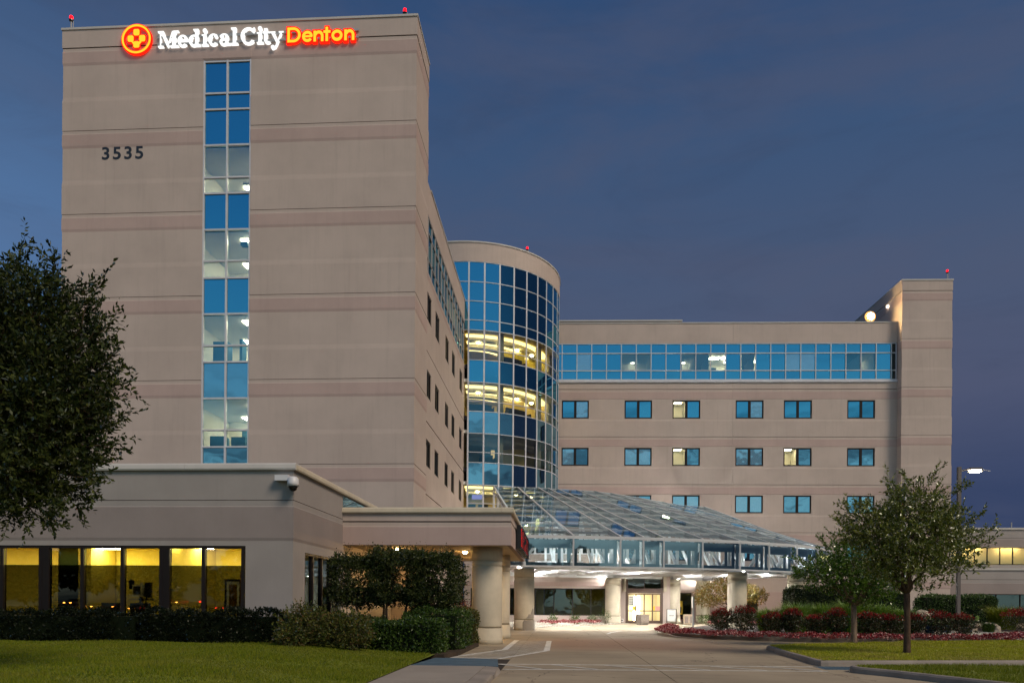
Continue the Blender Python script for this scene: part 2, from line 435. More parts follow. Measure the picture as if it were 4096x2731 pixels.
def fbox(mb, face, a0, a1, o0, o1, z0, z1, mi=0):
    vs = [face.p(a, o, z) for z in (z0, z1) for o in (o0, o1) for a in (a0, a1)]
    mb.add(vs, [(0, 2, 3, 1), (4, 5, 7, 6), (0, 1, 5, 4), (2, 6, 7, 3), (0, 4, 6, 2), (1, 3, 7, 5)], mi)
PRNG = random.Random(77)
def pane(face, a0, a1, z0, z1, off, matname, parent, name='pane', th=.02):
    """front face and thin edges of one pane"""
    mb = MB(); q = face.p; ta, tb = PRNG.uniform(-.007, .007), PRNG.uniform(-.007, .007)     # panes never sit perfectly true
    vs = [q(a0, off + ta, z0), q(a1, off - ta, z0), q(a1, off - ta + tb, z1), q(a0, off + ta + tb, z1), q(a0, off - th, z0), q(a1, off - th, z0), q(a1, off - th, z1), q(a0, off - th, z1)]
    mb.add(vs, [(0, 1, 2, 3), (0, 4, 5, 1), (1, 5, 6, 2), (2, 6, 7, 3), (3, 7, 4, 0)])
    return mb.build(name, matname, parent)
def room(face, a0, a1, z0, z1, depth, parent, wall='room_wall', lights=((.5, .4),), off=-.30, lsize=(1.2, .3), ceil='ceiling_white', floor='furniture', light='panel_light', name='room'):
    """an open-fronted room shell behind the glass with its ceiling panels"""
    mb = MB(); q = face.p; b = off - depth
    mb.quad(q(a0, off, z0), q(a1, off, z0), q(a1, b, z0), q(a0, b, z0), 2)
    mb.quad(q(a0, off, z1), q(a0, b, z1), q(a1, b, z1), q(a1, off, z1), 1)
    mb.quad(q(a0, b, z0), q(a1, b, z0), q(a1, b, z1), q(a0, b, z1), 0)
    mb.quad(q(a0, off, z0), q(a0, b, z0), q(a0, b, z1), q(a0, off, z1), 0)
    mb.quad(q(a1, off, z0), q(a1, off, z1), q(a1, b, z1), q(a1, b, z0), 0)
    r = mb.build(name, (wall, ceil, floor), parent)
    for u, v in lights:
        lm = MB(); a = a0 + (a1 - a0) * u; o = off - depth * v
        fbox(lm, face, a - lsize[0] / 2, a + lsize[0] / 2, o - lsize[1], o + lsize[1], z1 - .05, z1 - .012)
        sub('ceiling_light', lm, light, r)
    return r

# ================================================================== GROUND
def stuff(o, label=None): return tag(o, label, kind='stuff')
gm = MB(); gm.box(-260, 260, -200, 400, -.6, -.035); tag(gm.build('ground', 'road_concrete'), kind='structure')
road = D.objects.new('driveway', None); COL.objects.link(road); tag(road, kind='structure')
rx = [-27.6, -13.6, -8.2, -1.45, 2.58, 6.80, 11.2, 15.6, 20, 27]
ry = [-16, -9, -2, 4.9, 10.9, 16.9, 25.4, 33.9, 42.4, 50.9, 59.4, 66.6]
for i in range(len(rx) - 1):
    for j in range(len(ry) - 1):
        if rx[i] < -1.5 and ry[j] < 20: continue
        if rx[i] < -8.3 and ry[j] < 60: continue
        y0 = ry[j] if not (rx[i] < -1.5 and ry[j] < 26) else 22.95
        g = .008 if i in (4, 5) and 0 else .006
        mb = MB(); mb.box(rx[i] + .009, rx[i + 1] - .009, y0 + .007, ry[j + 1] - .007, -.03, 0.0)
        mb.build('concrete_slab', 'road_concrete', road)
jb = MB(); jb.box(-27.6, 27, -16, 66.6, -.034, -.012); jb.build('joint_filler', 'joint_dark', road)

# painted markings, 4 mm sheets
mk = D.objects.new('road_markings', None); COL.objects.link(mk); tag(mk, kind='structure')
def strip(a, b, w, z=.004, mname='marking_white', name='painted_line', par=None):
    a, b = Vector((*a, z)), Vector((*b, z)); d = (b - a).normalized(); s_ = Vector((-d.y, d.x, 0)) * w / 2
    mb = MB(); h = Vector((0, 0, -.003))
    mb.prism([(q.x, q.y) for q in (a - s_, b - s_, b + s_, a + s_)], z - .003, z)
    return mb.build(name, mname, par or mk)
strip((-1.72, 21.05), (7.0, 21.40), .11); strip((-1.42, 19.42), (6.92, 20.0), .11, )
for k in range(6):
    x = -1.62 + k * 1.45 if k else -1.62
    strip((x, 20.95 + .04 * k), (x + 1.18, 19.60 + .09 * k), .10, .0085)
aisle = [(-3.43, 23.32), (-1.95, 27.57), (-1.91, 34.6), (-.42, 34.3), (-.42, 27.17), (-1.83, 23.0)]
for a, b, w in ((0, 1, .16), (1, 2, .22), (3, 4, .22), (4, 5, .16), (5, 0, .10)): strip(aisle[a], aisle[b], w)
for k in range(18):
    y = 23.45 + k * .62
    def edge(p, q, y): return p[0] + (q[0] - p[0]) * (y - p[1]) / (q[1] - p[1])
    xl = edge(aisle[0], aisle[1], y) if y < 27.57 else edge(aisle[1], aisle[2], y)
    xr = edge(aisle[5], aisle[4], y) if y < 27.17 else -.42
    strip((xl + .1, y), (xr - .08, y + .03), .10, .0085)
pts = [(2.75, 43.0), (3.15, 45.4), (3.9, 47.6), (5.4, 49.6), (7.2, 51.6), (8.9, 54.2)]
for a, b in zip(pts, pts[1:]): strip(a, b, .14)
strip((6.2, 43.2), (6.2, 40.8), .12); strip((6.25, 40.8), (7.3, 38.1), .12)

# pavement on the near left with its kerb, and the blue ramp
pv = D.objects.new('pavement', None); COL.objects.link(pv); tag(pv, kind='structure')
ys = [8.0, 11.6, 15.2, 18.9]
for y0, y1 in zip(ys, ys[1:]):
    mb = MB(); mb.box(-3.72, -1.83, y0 + .008, y1 - .008, -.03, .12); mb.build('concrete_slab', 'walk_concrete', pv)
mb = MB(); v = [(-3.72, 18.91, .12), (-1.5, 18.91, .12), (-1.83, 22.9, .006), (-3.72, 22.9, .03)]
vb = [(x, y, -.03) for x, y, z in v]
mb.add(v + vb, [(0, 1, 2, 3), (4, 7, 6, 5), (0, 4, 5, 1), (1, 5, 6, 2), (2, 6, 7, 3), (3, 7, 4, 0)])
mb.build('blue_ramp', 'marking_blue', pv)
kb = MB()
def kerb(mb, pts, w=.16, h=.15, side=1, z0=-.03):
    """kerb of width w along a polyline, outer face on pts, body to the given side, rounded outer edge"""
    P = [Vector(p) for p in pts]; n = len(P); outs = []
    for i in range(n):
        d = (P[min(i + 1, n - 1)] - P[max(i - 1, 0)]).normalized(); outs.append(Vector((-d.y, d.x)) * side)
    prof = [(0, z0), (.015, h * .70), (.05, h * .95), (.09, h), (w, h), (w, z0)]
    b = len(mb.v)
    for p, o in zip(P, outs):
        for k, z in prof: q = p + o * k; mb.v.append((q.x, q.y, z))
    m = len(prof)
    for i in range(n - 1):
        for j in range(m - 1):
            mb.f.append([b + i * m + j, b + (i + 1) * m + j, b + (i + 1) * m + j + 1, b + i * m + j + 1]); mb.m.append(0)
    mb.f.append([b + j for j in range(m)]); mb.m.append(0); mb.f.append([b + (n - 1) * m + j for j in range(m)][::-1]); mb.m.append(0)
kerb(kb, [(-1.43, 8), (-1.43, 15.9), (-1.44, 16.9)], .38, .12)
v0 = len(kb.v)
kb.add([(-1.43, 16.91, 0), (-1.43, 16.91, .09), (-1.81, 16.91, .12), (-1.81, 18.9, .12), (-1.5, 18.9, .1), (-1.40, 18.6, 0)],
       [(0, 1, 4, 5), (1, 2, 3, 4), (0, 2, 1)])
kb.build('kerb', 'curb_concrete', pv)

def bez(p, n=6):
    """Chaikin-rounded closed/open polyline"""
    P = [Vector(q) for q in p]
    for _ in range(2):
        Q = [P[0]]
        for a, b in zip(P, P[1:]): Q += [a * .75 + b * .25, a * .25 + b * .75]
        P = Q + [P[-1]]
    return [(q.x, q.y) for q in P]
def sheet(name, poly, z, mname, kind='structure', zf=None, par=None, th=.3):
    """a ground sheet filled from a polygon"""
    import bmesh
    bm = bmesh.new(); vs = [bm.verts.new((x, y, zf(x, y) if zf else z)) for x, y in poly]; f = bm.faces.new(vs)
    bmesh.ops.triangulate(bm, faces=[f])
    ext = bmesh.ops.extrude_face_region(bm, geom=bm.faces[:])
    for e in ext['geom']:
        if isinstance(e, bmesh.types.BMVert): e.co.z -= th
    me = D.meshes.new(name); bm.to_mesh(me); bm.free(); me.materials.append(M[mname])
    o = link(name, me, par); return tag(o, kind=kind)

# grass island with the two trees
isl1 = bez([(21.5, 35.9), (15.7, 34.6), (12.7, 32.2), (9.2, 30.4), (7.9, 29.9), (7.75, 28.2), (7.52, 26.4), (7.4, 24.1), (7.22, 22.0), (7.30, 21.62)]) + [(7.5, 21.6), (13.5, 22.6), (22, 24.2), (30, 26)]
isl1 = isl1
def inset(poly, w):
    P = [Vector(p) for p in poly]; out = []
    for i in range(len(P)):
        d = (P[min(i + 1, len(P) - 1)] - P[max(i - 1, 0)]).normalized(); out.append(tuple(P[i] + Vector((-d.y, d.x)) * w))
    return out
ke = tag(D.objects.new('kerb', None), kind='structure'); COL.objects.link(ke)
mb = MB(); kerb(mb, isl1, .17, .16, 1); mb.build('kerb_face', 'curb_concrete', ke)
in1 = inset(isl1, .15)
lawn1 = in1 + [(30, 34.5)]
sheet('lawn', lawn1, .155, 'lawn_base', th=.12)
isl2 = bez([(14.0, 20.9), (11.7, 20.62), (9.0, 20.5), (7.72, 20.4), (7.42, 20.0), (7.40, 19.5), (7.80, 18.9), (8.35, 17.6), (9.05, 15.9), (9.9, 13.9)])
mb = MB(); kerb(mb, isl2, .17, .16, 1); mb.build('kerb_face', 'curb_concrete', ke)
lawn2 = inset(isl2, .15) + [(18, 14.5)]
sheet('lawn', lawn2, .155, 'lawn_base', th=.12)
# tactile blue ramp between the islands
mb = MB(); mb.box(7.05, 9.3, 20.52, 21.5, .0, .006); r_ = tag(mb.build('tactile_ramp', 'tactile_blue'), kind='structure')
mb = MB()
for i in range(20):
    for j in range(8): mb.box(7.12 + i * .108, 7.18 + i * .108, 20.58 + j * .115, 20.64 + j * .115, .006, .014)
tag(mb.build('tactile_domes', 'tactile_blue', r_), kind='stuff')

# flower island
isl3 = bez([(34, 36.8), (22, 36.2), (15, 35.45), (11.3, 36.1), (9.2, 36.9), (7.6, 38.1), (6.7, 40.0), (6.42, 41.9), (6.55, 43.6), (7.0, 46), (8.0, 49.6), (10.0, 54.0), (12, 57.8), (16, 60.2), (22, 61), (34, 61)])
isl3 = [(x, y) for x, y in isl3][::-1]
mb = MB(); kerb(mb, isl3, .17, .17, -1); mb.build('kerb_face', 'curb_concrete', ke)
isl3i = inset(isl3, -.15)
sheet('flower_bed', isl3i, .15, 'mulch', th=.12)

# left lawn, rising towards the wing
def zl(x, y):
    t = min(1, max(0, (-3.75 - x) / 4.6)); t = t * t * (3 - 2 * t)
    return .135 + .27 * t + .05 * math.sin(x * .35) * math.sin(y * .3) * t
gl = MB(); nx, ny = 44, 30
gx = [-34 + (30.28) * (i / nx) ** .6 for i in range(nx + 1)]; gy = [7 + 16.2 * j / ny for j in range(ny + 1)]
for j in range(ny + 1):
    for i in range(nx + 1): gl.v.append((gx[i], gy[j], zl(gx[i], gy[j])))
for j in range(ny):
    for i in range(nx): gl.f.append([j * (nx + 1) + i, j * (nx + 1) + i + 1, (j + 1) * (nx + 1) + i + 1, (j + 1) * (nx + 1) + i]); gl.m.append(0)
o = gl.build('lawn', 'lawn_base', smooth=True); tag(o, kind='structure')
mb = MB(); mb.box(-3.719, -3.715, 7, 22.9, -.03, .13); 
sheet('planting_bed', [(-34, 23.2), (-3.45, 22.75), (-3.2, 24.0), (-3.1, 29.5), (-34, 29.5)][::-1], .14, 'soil', th=.15)

# gravel strip at the lobby wall, stones scattered
sheet('gravel_bed', [(-9, 51.8), (-1.6, 52.3), (-.6, 55), (3.9, 61.8), (6, 64.9), (6, 65.4), (-9, 65.4)], .06, 'gravel', th=.08)
sheet('gravel_bed', [(20.8, 37.0), (34, 37.6), (34, 47), (22.5, 47.5), (20.5, 41)], .17, 'gravel', th=.05)

# ================================================================== HOSPITAL TOWER
YT = 40.5; XR, XL = -7.85, -27.68
JT = [32.22, 27.65, 23.03, 18.40, 13.78, 9.16, 4.54, 0]
tw = thing('hospital_tower', 'tallest beige panelled block, seven storeys, with a narrow window strip up its front', 'building', (-17.7, 40.5, 0))
fF = Face((XL, YT), 0)               # front, a = x - XL
fS = Face((XR, YT), R(90))           # right side, a = y - YT
fSL = Face((XL, YT), R(90), -1)
SA, SB = -19.66 - XL, -16.98 - XL
top_prof = [(33.22, .03, 0), (32.25, .03, 0)]
WF = XR - XL; WS = 3.75
def stpanel(face, a0, a1, zt, zb, mit, parent, **k): return wall_panel(face, a0, a1, storey_profile(zt, zb), parent, mit=mit, **k)
wall_panel(fF, 0, WF, top_prof, tw, mit=(1, 1)); wall_panel(fS, 0, WS, top_prof, tw, mit=(1, 0)); wall_panel(fSL, 0, 15, top_prof, tw, mit=(1, 0))
for i in range(7):
    zt, zb = JT[i], JT[i + 1]
    if zb == 0: zb = .0
    if i == 0:
        stpanel(fF, 0, SA, zt, zb, (1, 0), tw); stpanel(fF, SB, WF, zt, zb, (0, 1), tw)
        wall_panel(fF, SA, SB, [(zt - .012, 0, 0), (zt - .17, 0, 0), (zt - .20, .025, 1), (zt - .84, .025, 1), (31.29, -.02, 0)], tw)
    else:
        stpanel(fF, 0, SA, zt, zb, (1, 0), tw); stpanel(fF, SB, WF, zt, zb, (0, 1), tw)
    stpanel(fS, 0, WS, zt, zb, (1, 0), tw); stpanel(fSL, 0, 15, zt, zb, (1, 0), tw)
mb = MB(); mb.box(XL - .07, XR + .07, YT - .08, YT + .25, 33.225, 33.34); mb.box(XR - .25, XR + .07, YT + .251, YT + WS, 33.225, 33.34)
mb.box(XL - .07, XL + .25, YT + .251, YT + 15, 33.225, 33.34)
mb.build('coping', 'coping_metal', tw)
mb = MB(); mb.box(XL + .17, -20.75, YT + .17, YT + 15, 0, 32.9); mb.box(-15.2, XR - .17, YT + .17, YT + WS, 0, 32.9)
mb.box(-15.2, -8.75, YT + WS, YT + 15, 0, 27.5)
mb.box(-20.749, -15.201, YT + 6.2, YT + 15, 0, 32.9); mb.box(-20.749, -15.201, YT + .4, YT + 6.19, 31.4, 32.9); mb.box(-20.749, -15.201, YT + .4, YT + 6.19, 0, 7.5)
mb.build('inner_wall', 'dark_inside', tw)
# the window strip
zs_ = [31.24, 29.50, 28.62, 26.66, 24.89, 24.02, 22.03, 20.31, 19.38, 17.41, 15.68, 14.78, 12.79, 11.05, 10.13, 8.17, 6.43]
lit = {3, 4, 6 + 0}
A0, A1 = -19.63 - XL, -17.01 - XL; AM = (A0 + A1) / 2
for k in range(len(zs_) - 1):
    z1, z0 = zs_[k], zs_[k + 1]
    vis = (k % 3 == 0 and k >= 3) or (k % 3 == 1 and k >= 4)
    for a, b in ((A0, AM), (AM, A1)):
        mname = 'glass_vision' if vis else ('glass_blue' if k < 11 else 'glass_blue_dim')
        pane(fF, a + .05, b - .05, z0 + .05, z1 - .05, -.10, mname, tw)
for k, z in enumerate(zs_): mb = MB(); fbox(mb, fF, A0, A1, -.16, -.03, z - .045, z + .045); mb.build('transom', 'mullion', tw)
for a in (A0, AM, A1): mb = MB(); fbox(mb, fF, a - .05, a + .05, -.18, -.015, zs_[-1], zs_[0] + .05); mb.build('mullion', 'mullion', tw)
for i, (zc, lit_u) in enumerate(((26.66, .80), (22.03, .70), (17.41, .74), (12.79, .80))):
    r = room(fF, A0 - .9, A1 + 1.0, zc - 2.95, zc - .02, 5.2, tw, lights=((lit_u, (.62, .22, .20, .26)[i]), (.45, .8)), lsize=(1.25, .32))
    fm = MB()
    if i == 0: fbox(fm, fF, A0 + 1.2, A0 + 1.75, -4.6, -4.5, zc - 2.9, zc - .85); fbox(fm, fF, A1 - .6, A1 - .05, -1.2, -.7, zc - 2.5, zc - 2.15); fbox(fm, fF, A1 - .5, A1 - .42, -1.2, -1.1, zc - 2.15, zc - 1.75); fbox(fm, fF, A1 - .7, A1 - .1, -.75, -.7, zc - 1.80, zc - 1.74)
    if i == 2: fbox(fm, fF, A0 + .25, A0 + 1.1, -1.4, -.8, zc - 2.6, zc - 1.25); fbox(fm, fF, A1 - .9, A1 - .75, -1.5, -.9, zc - 2.6, zc - 1.1)
    if i == 3: fbox(fm, fF, A0 + .95, A0 + 1.25, -3.2, -3.1, zc - 2.9, zc - 1.0); fbox(fm, fF, A0 + .2, A0 + 1.0, -1.3, -.6, zc - 2.6, zc - 1.95); fbox(fm, fF, AM + .1, AM + .9, -1.3, -.6, zc - 2.6, zc - 2.0)
    if i == 1: fbox(fm, fF, A0 + 1.3, A0 + 1.6, -4.0, -3.9, zc - 2.9, zc - 1.1); fbox(fm, fF, AM + .55, AM + .95, -.9, -.6, zc - .62, zc - .42)
    sub('furniture', fm, 'furniture_blue' if i else 'furniture', r)

# ================================================================== SIDE WING (receding)
XW = -8.4; Y0, Y1 = 44.25, 66.4
sw = thing('side_wing', 'long beige ward wing receding from the tower, glass strip along its top floor', 'building', (-8.4, 55, 0))
fW = Face((XW, Y0), R(90))
wa = lambda y: y - Y0
wall_panel(fW, 0, Y1 - Y0, [(28.0, .03, 0), (26.05, .03, 0)], sw)
wall_panel(fW, 0, Y1 - Y0, [(22.45, .03, 0), (22.35, .03, 1), (22.1, 0, 0), (17.57, 0, 0)], sw, holes=[(wa(y), wa(y) + 1.75, 19.55, 21.3) for y in (47.3, 50.6, 55.1, 58.5, 63.0)])
for i, zt in enumerate((17.51, 12.95 + .1)):
    zb = 13.09 if i == 0 else 8.5
    zh = (16.4, 14.7) if i == 0 else (12.0, 10.3)
    wall_panel(fW, 0, Y1 - Y0, [(zt, 0, 0), (zb + .03, 0, 0)], sw, holes=[(wa(y), wa(y) + 1.75, zh[1], zh[0]) for y in (47.3, 50.6, 55.1, 58.5, 63.0)])
wall_panel(fW, 0, Y1 - Y0, [(8.47, 0, 0), (0, 0, 0)], sw)
mb = MB(); mb.box(XW - 3, XW + .08, Y0 + 4, Y1 + .05, 28.003, 28.1); mb.build('coping', 'coping_metal', sw)
mb = MB(); mb.box(XW - 12, XW - .55, Y0 + 6, Y1 - .1, 0, 27.9); mb.build('inner_wall', 'dark_inside', sw)
# top strip
NS = 14; zst = [26.02, 25.1, 23.4, 22.5]
mlit = {(1, 9), (1, 10), (1, 11)}
for r_i in range(3):
    for c in range(NS):
        a = wa(46.2) + c * (Y1 - .9 - 46.2) / NS; b = a + (Y1 - .9 - 46.2) / NS
        pane(fW, a + .03, b - .03, zst[r_i + 1] + .03, zst[r_i] - .03, -.06, 'glass_vision' if (r_i == 1) else 'glass_blue', sw)
for z in zst: mb = MB(); fbox(mb, fW, wa(46.2), Y1 - .9 - Y0, -.12, .02, z - .035, z + .035); mb.build('transom', 'mullion_dim', sw)
for c in range(NS + 1):
    a = wa(46.2) + c * (Y1 - .9 - 46.2) / NS; mb = MB(); fbox(mb, fW, a - .03, a + .03, -.12, .03, zst[-1], zst[0]); mb.build('mullion', 'mullion_dim', sw)
room(fW, wa(58.5), wa(61.5), 23.3, 25.2, .24, sw, wall='lit_window_warm', lights=(), off=-.2)
mb = MB(); fbox(mb, fW, 0, wa(46.2), -.1, .03, 22.5, 26.05); mb.build('end_panel', 'stucco', sw)
WARM = {(0, 1): .6, (0, 2): .5, (1, 1): .5, (1, 2): .7, (2, 2): .7, (2, 3): .6, (1, 0): .35}
def punched(face, a0, a1, z0, z1, parent, lits=(0, 0), off=-.10, blind=None, glassn='glass_blue_dim', fr='bronze', wall='room_wall'):
    mb = MB(); t = .11
    fbox(mb, face, a0, a1, off - .06, off + .05, z0, z0 + t); fbox(mb, face, a0, a1, off - .06, off + .05, z1 - t, z1)
    fbox(mb, face, a0, a0 + t, off - .06, off + .05, z0 + t, z1 - t); fbox(mb, face, a1 - t, a1, off - .06, off + .05, z0 + t, z1 - t)
    am = (a0 + a1) / 2; fbox(mb, face, am - .12, am + .12, off - .06, off + .06, z0 + t, z1 - t)
    w = mb.build('window', fr, parent)
    for k, (x0, x1) in enumerate(((a0 + t, am - .12), (am + .12, a1 - t))):
        g = 'glass_warm' if lits[k] > .4 else ('glass_blind' if blind and blind[k] else glassn)
        p = pane(face, x0, x1, z0 + t, z1 - t, off, g, w)
        if lits[k] > .4:
            r = room(face, x0 - .3, x1 + .3, z0 - .1, z1 + .05, 2.2, w, wall=wall, lights=(), off=off - .08)
            lm = MB(); xm = (x0 + x1) / 2; fbox(lm, face, xm - .3, xm + .35, off - 1.2, off - .75, z1 - .02, z1 + .03); sub('ceiling_light', lm, 'panel_light', w)
    return w
for i, (z0, z1) in enumerate(((19.55, 21.3), (14.7, 16.4), (10.3, 12.0))):
    for j, y in enumerate((47.3, 50.6, 55.1, 58.5, 63.0)):
        w = WARM.get((i, j), 0)
        punched(fW, wa(y) + .01, wa(y) + 1.74, z0 + .01, z1 - .01, sw, lits=(0, 1 if w else 0), glassn='glass_blue' if (i + j) % 2 else 'glass_dark', wall='room_yellow')

# ================================================================== ROTUNDA
CX_, CY_, RR = -8.93, 74.5, 8.76
rot = thing('rotunda', 'curved glass stair and lounge drum between the two wings under a plain beige band', 'building', (CX_, CY_, 0))
def cyl(phi, r, z): p = R(phi); return (CX_ + r * math.sin(p), CY_ - r * math.cos(p), z)
def ring(mb, r0, r1, z0, z1, p0, p1, n, mi=0):
    for k in range(n):
        a, b = p0 + (p1 - p0) * k / n, p0 + (p1 - p0) * (k + 1) / n
        vs = [cyl(a, r0, z0), cyl(b, r0, z0), cyl(b, r1, z0), cyl(a, r1, z0), cyl(a, r0, z1), cyl(b, r0, z1), cyl(b, r1, z1), cyl(a, r1, z1)]
        mb.add(vs, [(0, 3, 2, 1), (4, 5, 6, 7), (0, 1, 5, 4), (2, 3, 7, 6)] + ([(0, 4, 7, 3)] if k == 0 else []) + ([(1, 2, 6, 5)] if k == n - 1 else []), mi)
mb = MB(); ring(mb, RR + .05, RR - .35, 31.42, 33.05, -90, 95, 74); mb.build('parapet_band', 'stucco', rot, smooth=False)
mb = MB(); ring(mb, RR + .12, RR - .4, 33.05, 33.16, -90, 95, 74); mb.build('coping', 'coping_metal', rot)
mb = MB(); ring(mb, RR - .5, 0.05, 31.6, 31.75, -90, 90, 20); mb.build('roof', 'roof_membrane', rot)
rz = [31.40, 29.66, 27.98, 26.32, 25.45, 23.76, 22.86, 20.92, 19.25, 18.38, 16.46, 14.82, 13.92, 11.98, 10.36, 9.45, 7.5]
LITROW = {4, 5, 7, 8, 10, 11, 13, 14}
for k in range(len(rz) - 1):
    for c in range(-6, 10):
        p0, p1 = 6 + 9 * c, 15 + 9 * c
        if k > 3 and p0 < 5: continue
        mb = MB(); z1, z0 = rz[k] - .03, rz[k + 1] + .03; g = .25
        vs = [cyl(p0 + g, RR, z0), cyl(p1 - g, RR, z0), cyl(p1 - g, RR, z1), cyl(p0 + g, RR, z1)] + [cyl(p0 + g, RR - .02, z0), cyl(p1 - g, RR - .02, z0), cyl(p1 - g, RR - .02, z1), cyl(p0 + g, RR - .02, z1)]
        mb.add(vs, [(0, 1, 2, 3), (0, 4, 5, 1), (1, 5, 6, 2), (2, 6, 7, 3), (3, 7, 4, 0)])
        mb.build('pane', 'glass_rotunda' if k in LITROW else ('glass_blue_dim' if k >= 9 else 'glass_blue'), rot)
for k, z in enumerate(rz):
    p0 = -48 if k < 5 else 5.6; mb = MB()
    ring(mb, RR + .05, RR - .08, z - .028, z + .028, p0, 96, 18 if k < 5 else 10); mb.build('transom', 'mullion', rot)
for c in range(-6, 11):
    p = 6 + 9 * c; zl_ = 26.3 if c < 0 else 0
    mb = MB(); mb.beam(cyl(p, RR, zl_), cyl(p, RR, 31.42), .058, .14, up=(math.cos(R(p)), math.sin(R(p)), 0)); mb.build('mullion', 'mullion', rot)
# floors, ceilings, core wall, columns and lamps inside
for zc, zf, wall, kind in ((25.47, 22.5, 'room_yellow', 0), (20.94, 18.0, 'room_warm', 1), (16.48, 13.5, 'room_warm', 2), (12.0, 9.1, 'room_warm', 3)):
    mb = MB(); ring(mb, RR - .12, .05, zf - .35, zf, -88, 88, 22); mb.build('floor_slab', 'dark_inside', rot)
    mb = MB(); ring(mb, RR - .12, .05, zc + .02, zc + .3, -88, 88, 22, 0); mb.build('ceiling', 'ceiling_white' if kind else 'room_warm', rot)
    mb = MB(); mb.box(CX_ - .1, CX_ + 8.3, CY_ - .6, CY_ - .4, zf, zc); mb.box(CX_ - .3, CX_ - .1, CY_ - 8.2, CY_ - .6, zf, zc) if 0 else None
    mb.quad((CX_ - 1.3, CY_ - 8.1, zf), (CX_ - 3.6, CY_ - .4, zf), (CX_ - 3.6, CY_ - .4, zc), (CX_ - 1.3, CY_ - 8.1, zc))
    mb.box(CX_ - 3.6, CX_ - .1, CY_ - .6, CY_ - .4, zf, zc)
    mb.box(CX_ + 3.2, CX_ + 5.6, CY_ - 3.8, CY_ - 3.6, zf, zc - .5)
    mb.build('core_wall', wall if kind != 0 else 'room_yellow', rot)
    for r0, dz in ((1.95, .20), (3.7, .30)): mb = MB(); ring(mb, RR - r0, RR - r0 - .8, zc - dz, zc + .015, 6, 86, 14); mb.build('cornice', 'ceiling_white', rot)
    for ph in (27.5, 62, 83):
        mb = MB(); x, y, _ = cyl(ph, RR - 1.0, 0); mb.lathe(x, y, [(.30, zf), (.30, zc)], 16); mb.build('column', 'room_wall', rot, smooth=True)
    if kind != 2:
        for r0 in (1.1, 2.9, 4.8): mb = MB(); ring(mb, RR - r0, RR - r0 - .55, zc - .10, zc - .02 if r0 > 2 else zc - .02, 4, 87, 14); mb.build('ceiling_glow_ring', 'ceiling_glow', rot)  # glowing strips put in for the brightness of the lit ceiling
        for ph, rr in ((14, 6.2), (33, 6.4), (52, 6.2), (70, 6.6)):
            mb = MB(); x, y, _ = cyl(ph, rr, 0); mb.lathe(x, y, [(.04, zc - .34), (.13, zc - .30), (.14, zc - .22), (.05, zc - .18)], 12); mb.build('pendant_lamp', 'down_light', rot)
    else:
        mb = MB(); x, y, _ = cyl(30, 4.5, 0); mb.lathe(x, y, [(.2, zc - .04), (.2, zc - .01)], 12); mb.build('down_lamp', 'panel_light', rot)
        mb = MB(); mb.box(CX_ + 2.6, CX_ + 2.95, CY_ - 5.0, CY_ - 4.9, zf + .2, zf + 2.2); mb.build('lit_doorway', 'lit_window_warm', rot)
def lounge_chair(ph, z, w=1.1, rr=7.6, m='furniture'):
    x, y, _ = cyl(ph, rr, 0); t = R(ph)
    root = thing('lounge_chair', None, 'chair', (x, y, z), rz=t, group=None, local=True)
    mb = MB(); mb.box(-w / 2, w / 2, -.3, .3, .18, .42); mb.build('seat', m, root)
    mb = MB(); mb.box(-w / 2, w / 2, .301, .42, .30, .95); mb.build('backrest', m, root)
    for s_ in (-1, 1):
        mb = MB(); mb.box(s_ * (w / 2 + .03) - .03, s_ * (w / 2 + .03) + .03, -.3, .4, 0, .62); mb.build('armrest', m, root)
    return root
for ph, z, w, lb in ((33, 22.95, .7, 'dark chair at the top lit lounge window of the drum, right of the grey column'), (38, 22.95, .8, 'dark chair in the middle of the top lit lounge of the drum'), (44.5, 22.95, .8, 'dark chair nearest the orange wall in the top lit lounge of the drum'),
                     (10, 18.4, .9, 'blue tinted armchair at the far left of the second lit lounge of the drum'), (18, 18.4, 1.2, 'wide dark settee left of the column in the second lit lounge'), (38.5, 18.4, 1.25, 'dark settee right of the column in the second lit lounge'), (47, 18.4, 1.35, 'large dark settee beside the potted plant in the second lit lounge'),
                     (19, 13.95, 1.2, 'dark settee in the dim third lounge of the drum'),
                     (8.5, 9.5, .8, 'dark chair at the left of the lowest lounge of the drum'), (17, 9.5, .9, 'dark chair below the violet screen in the lowest lounge')):
    c = lounge_chair(ph, z, w); tag(c, lb, 'chair')
mb = MB(); mb.box(-7.75, -6.85, 66.9, 66.95, 10.85, 11.25); o = mb.build('television', 'screen_violet'); tag(o, 'small violet television screen in the lowest lit lounge of the drum', 'television')

# ================================================================== RIGHT WING
WA = R(1.8); W0 = (-.1, 74.5)
rw = thing('right_wing', 'long beige five storey wing with rows of dark framed windows and a glazed top strip', 'building', (16, 75, 0))
fR = Face(W0, WA)
wins = [(.26, 2.91), (6.39, 9.06), (11.05, 13.74), (17.15, 19.85), (21.79, 24.5), (27.88, 30.54)]
HALF = 16.85
LW = 33.1
def wing_row(zt, zb, prof, zh):
    for a0, a1 in ((-.4, HALF - .008), (HALF + .008, LW)):
        hs = [(x0, x1, zh[1], zh[0]) for x0, x1 in wins if a0 < x0 < a1] if zh else []
        wall_panel(fR, a0, a1, prof, rw, holes=hs)
wing_row(0, 0, [(29.02, .03, 0), (27.12, .03, 0)], None)
def wprof(zt, zb): return [(zt - .012, 0, 0), (zt - .22, 0, 0), (zt - .24, .02, 1), (zt - .90, .02, 1), (zt - .95, 0, 0), (zt - 2.95, 0, 0), (zt - 3.1, .03, 0), (zb + .012, .03, 0)]
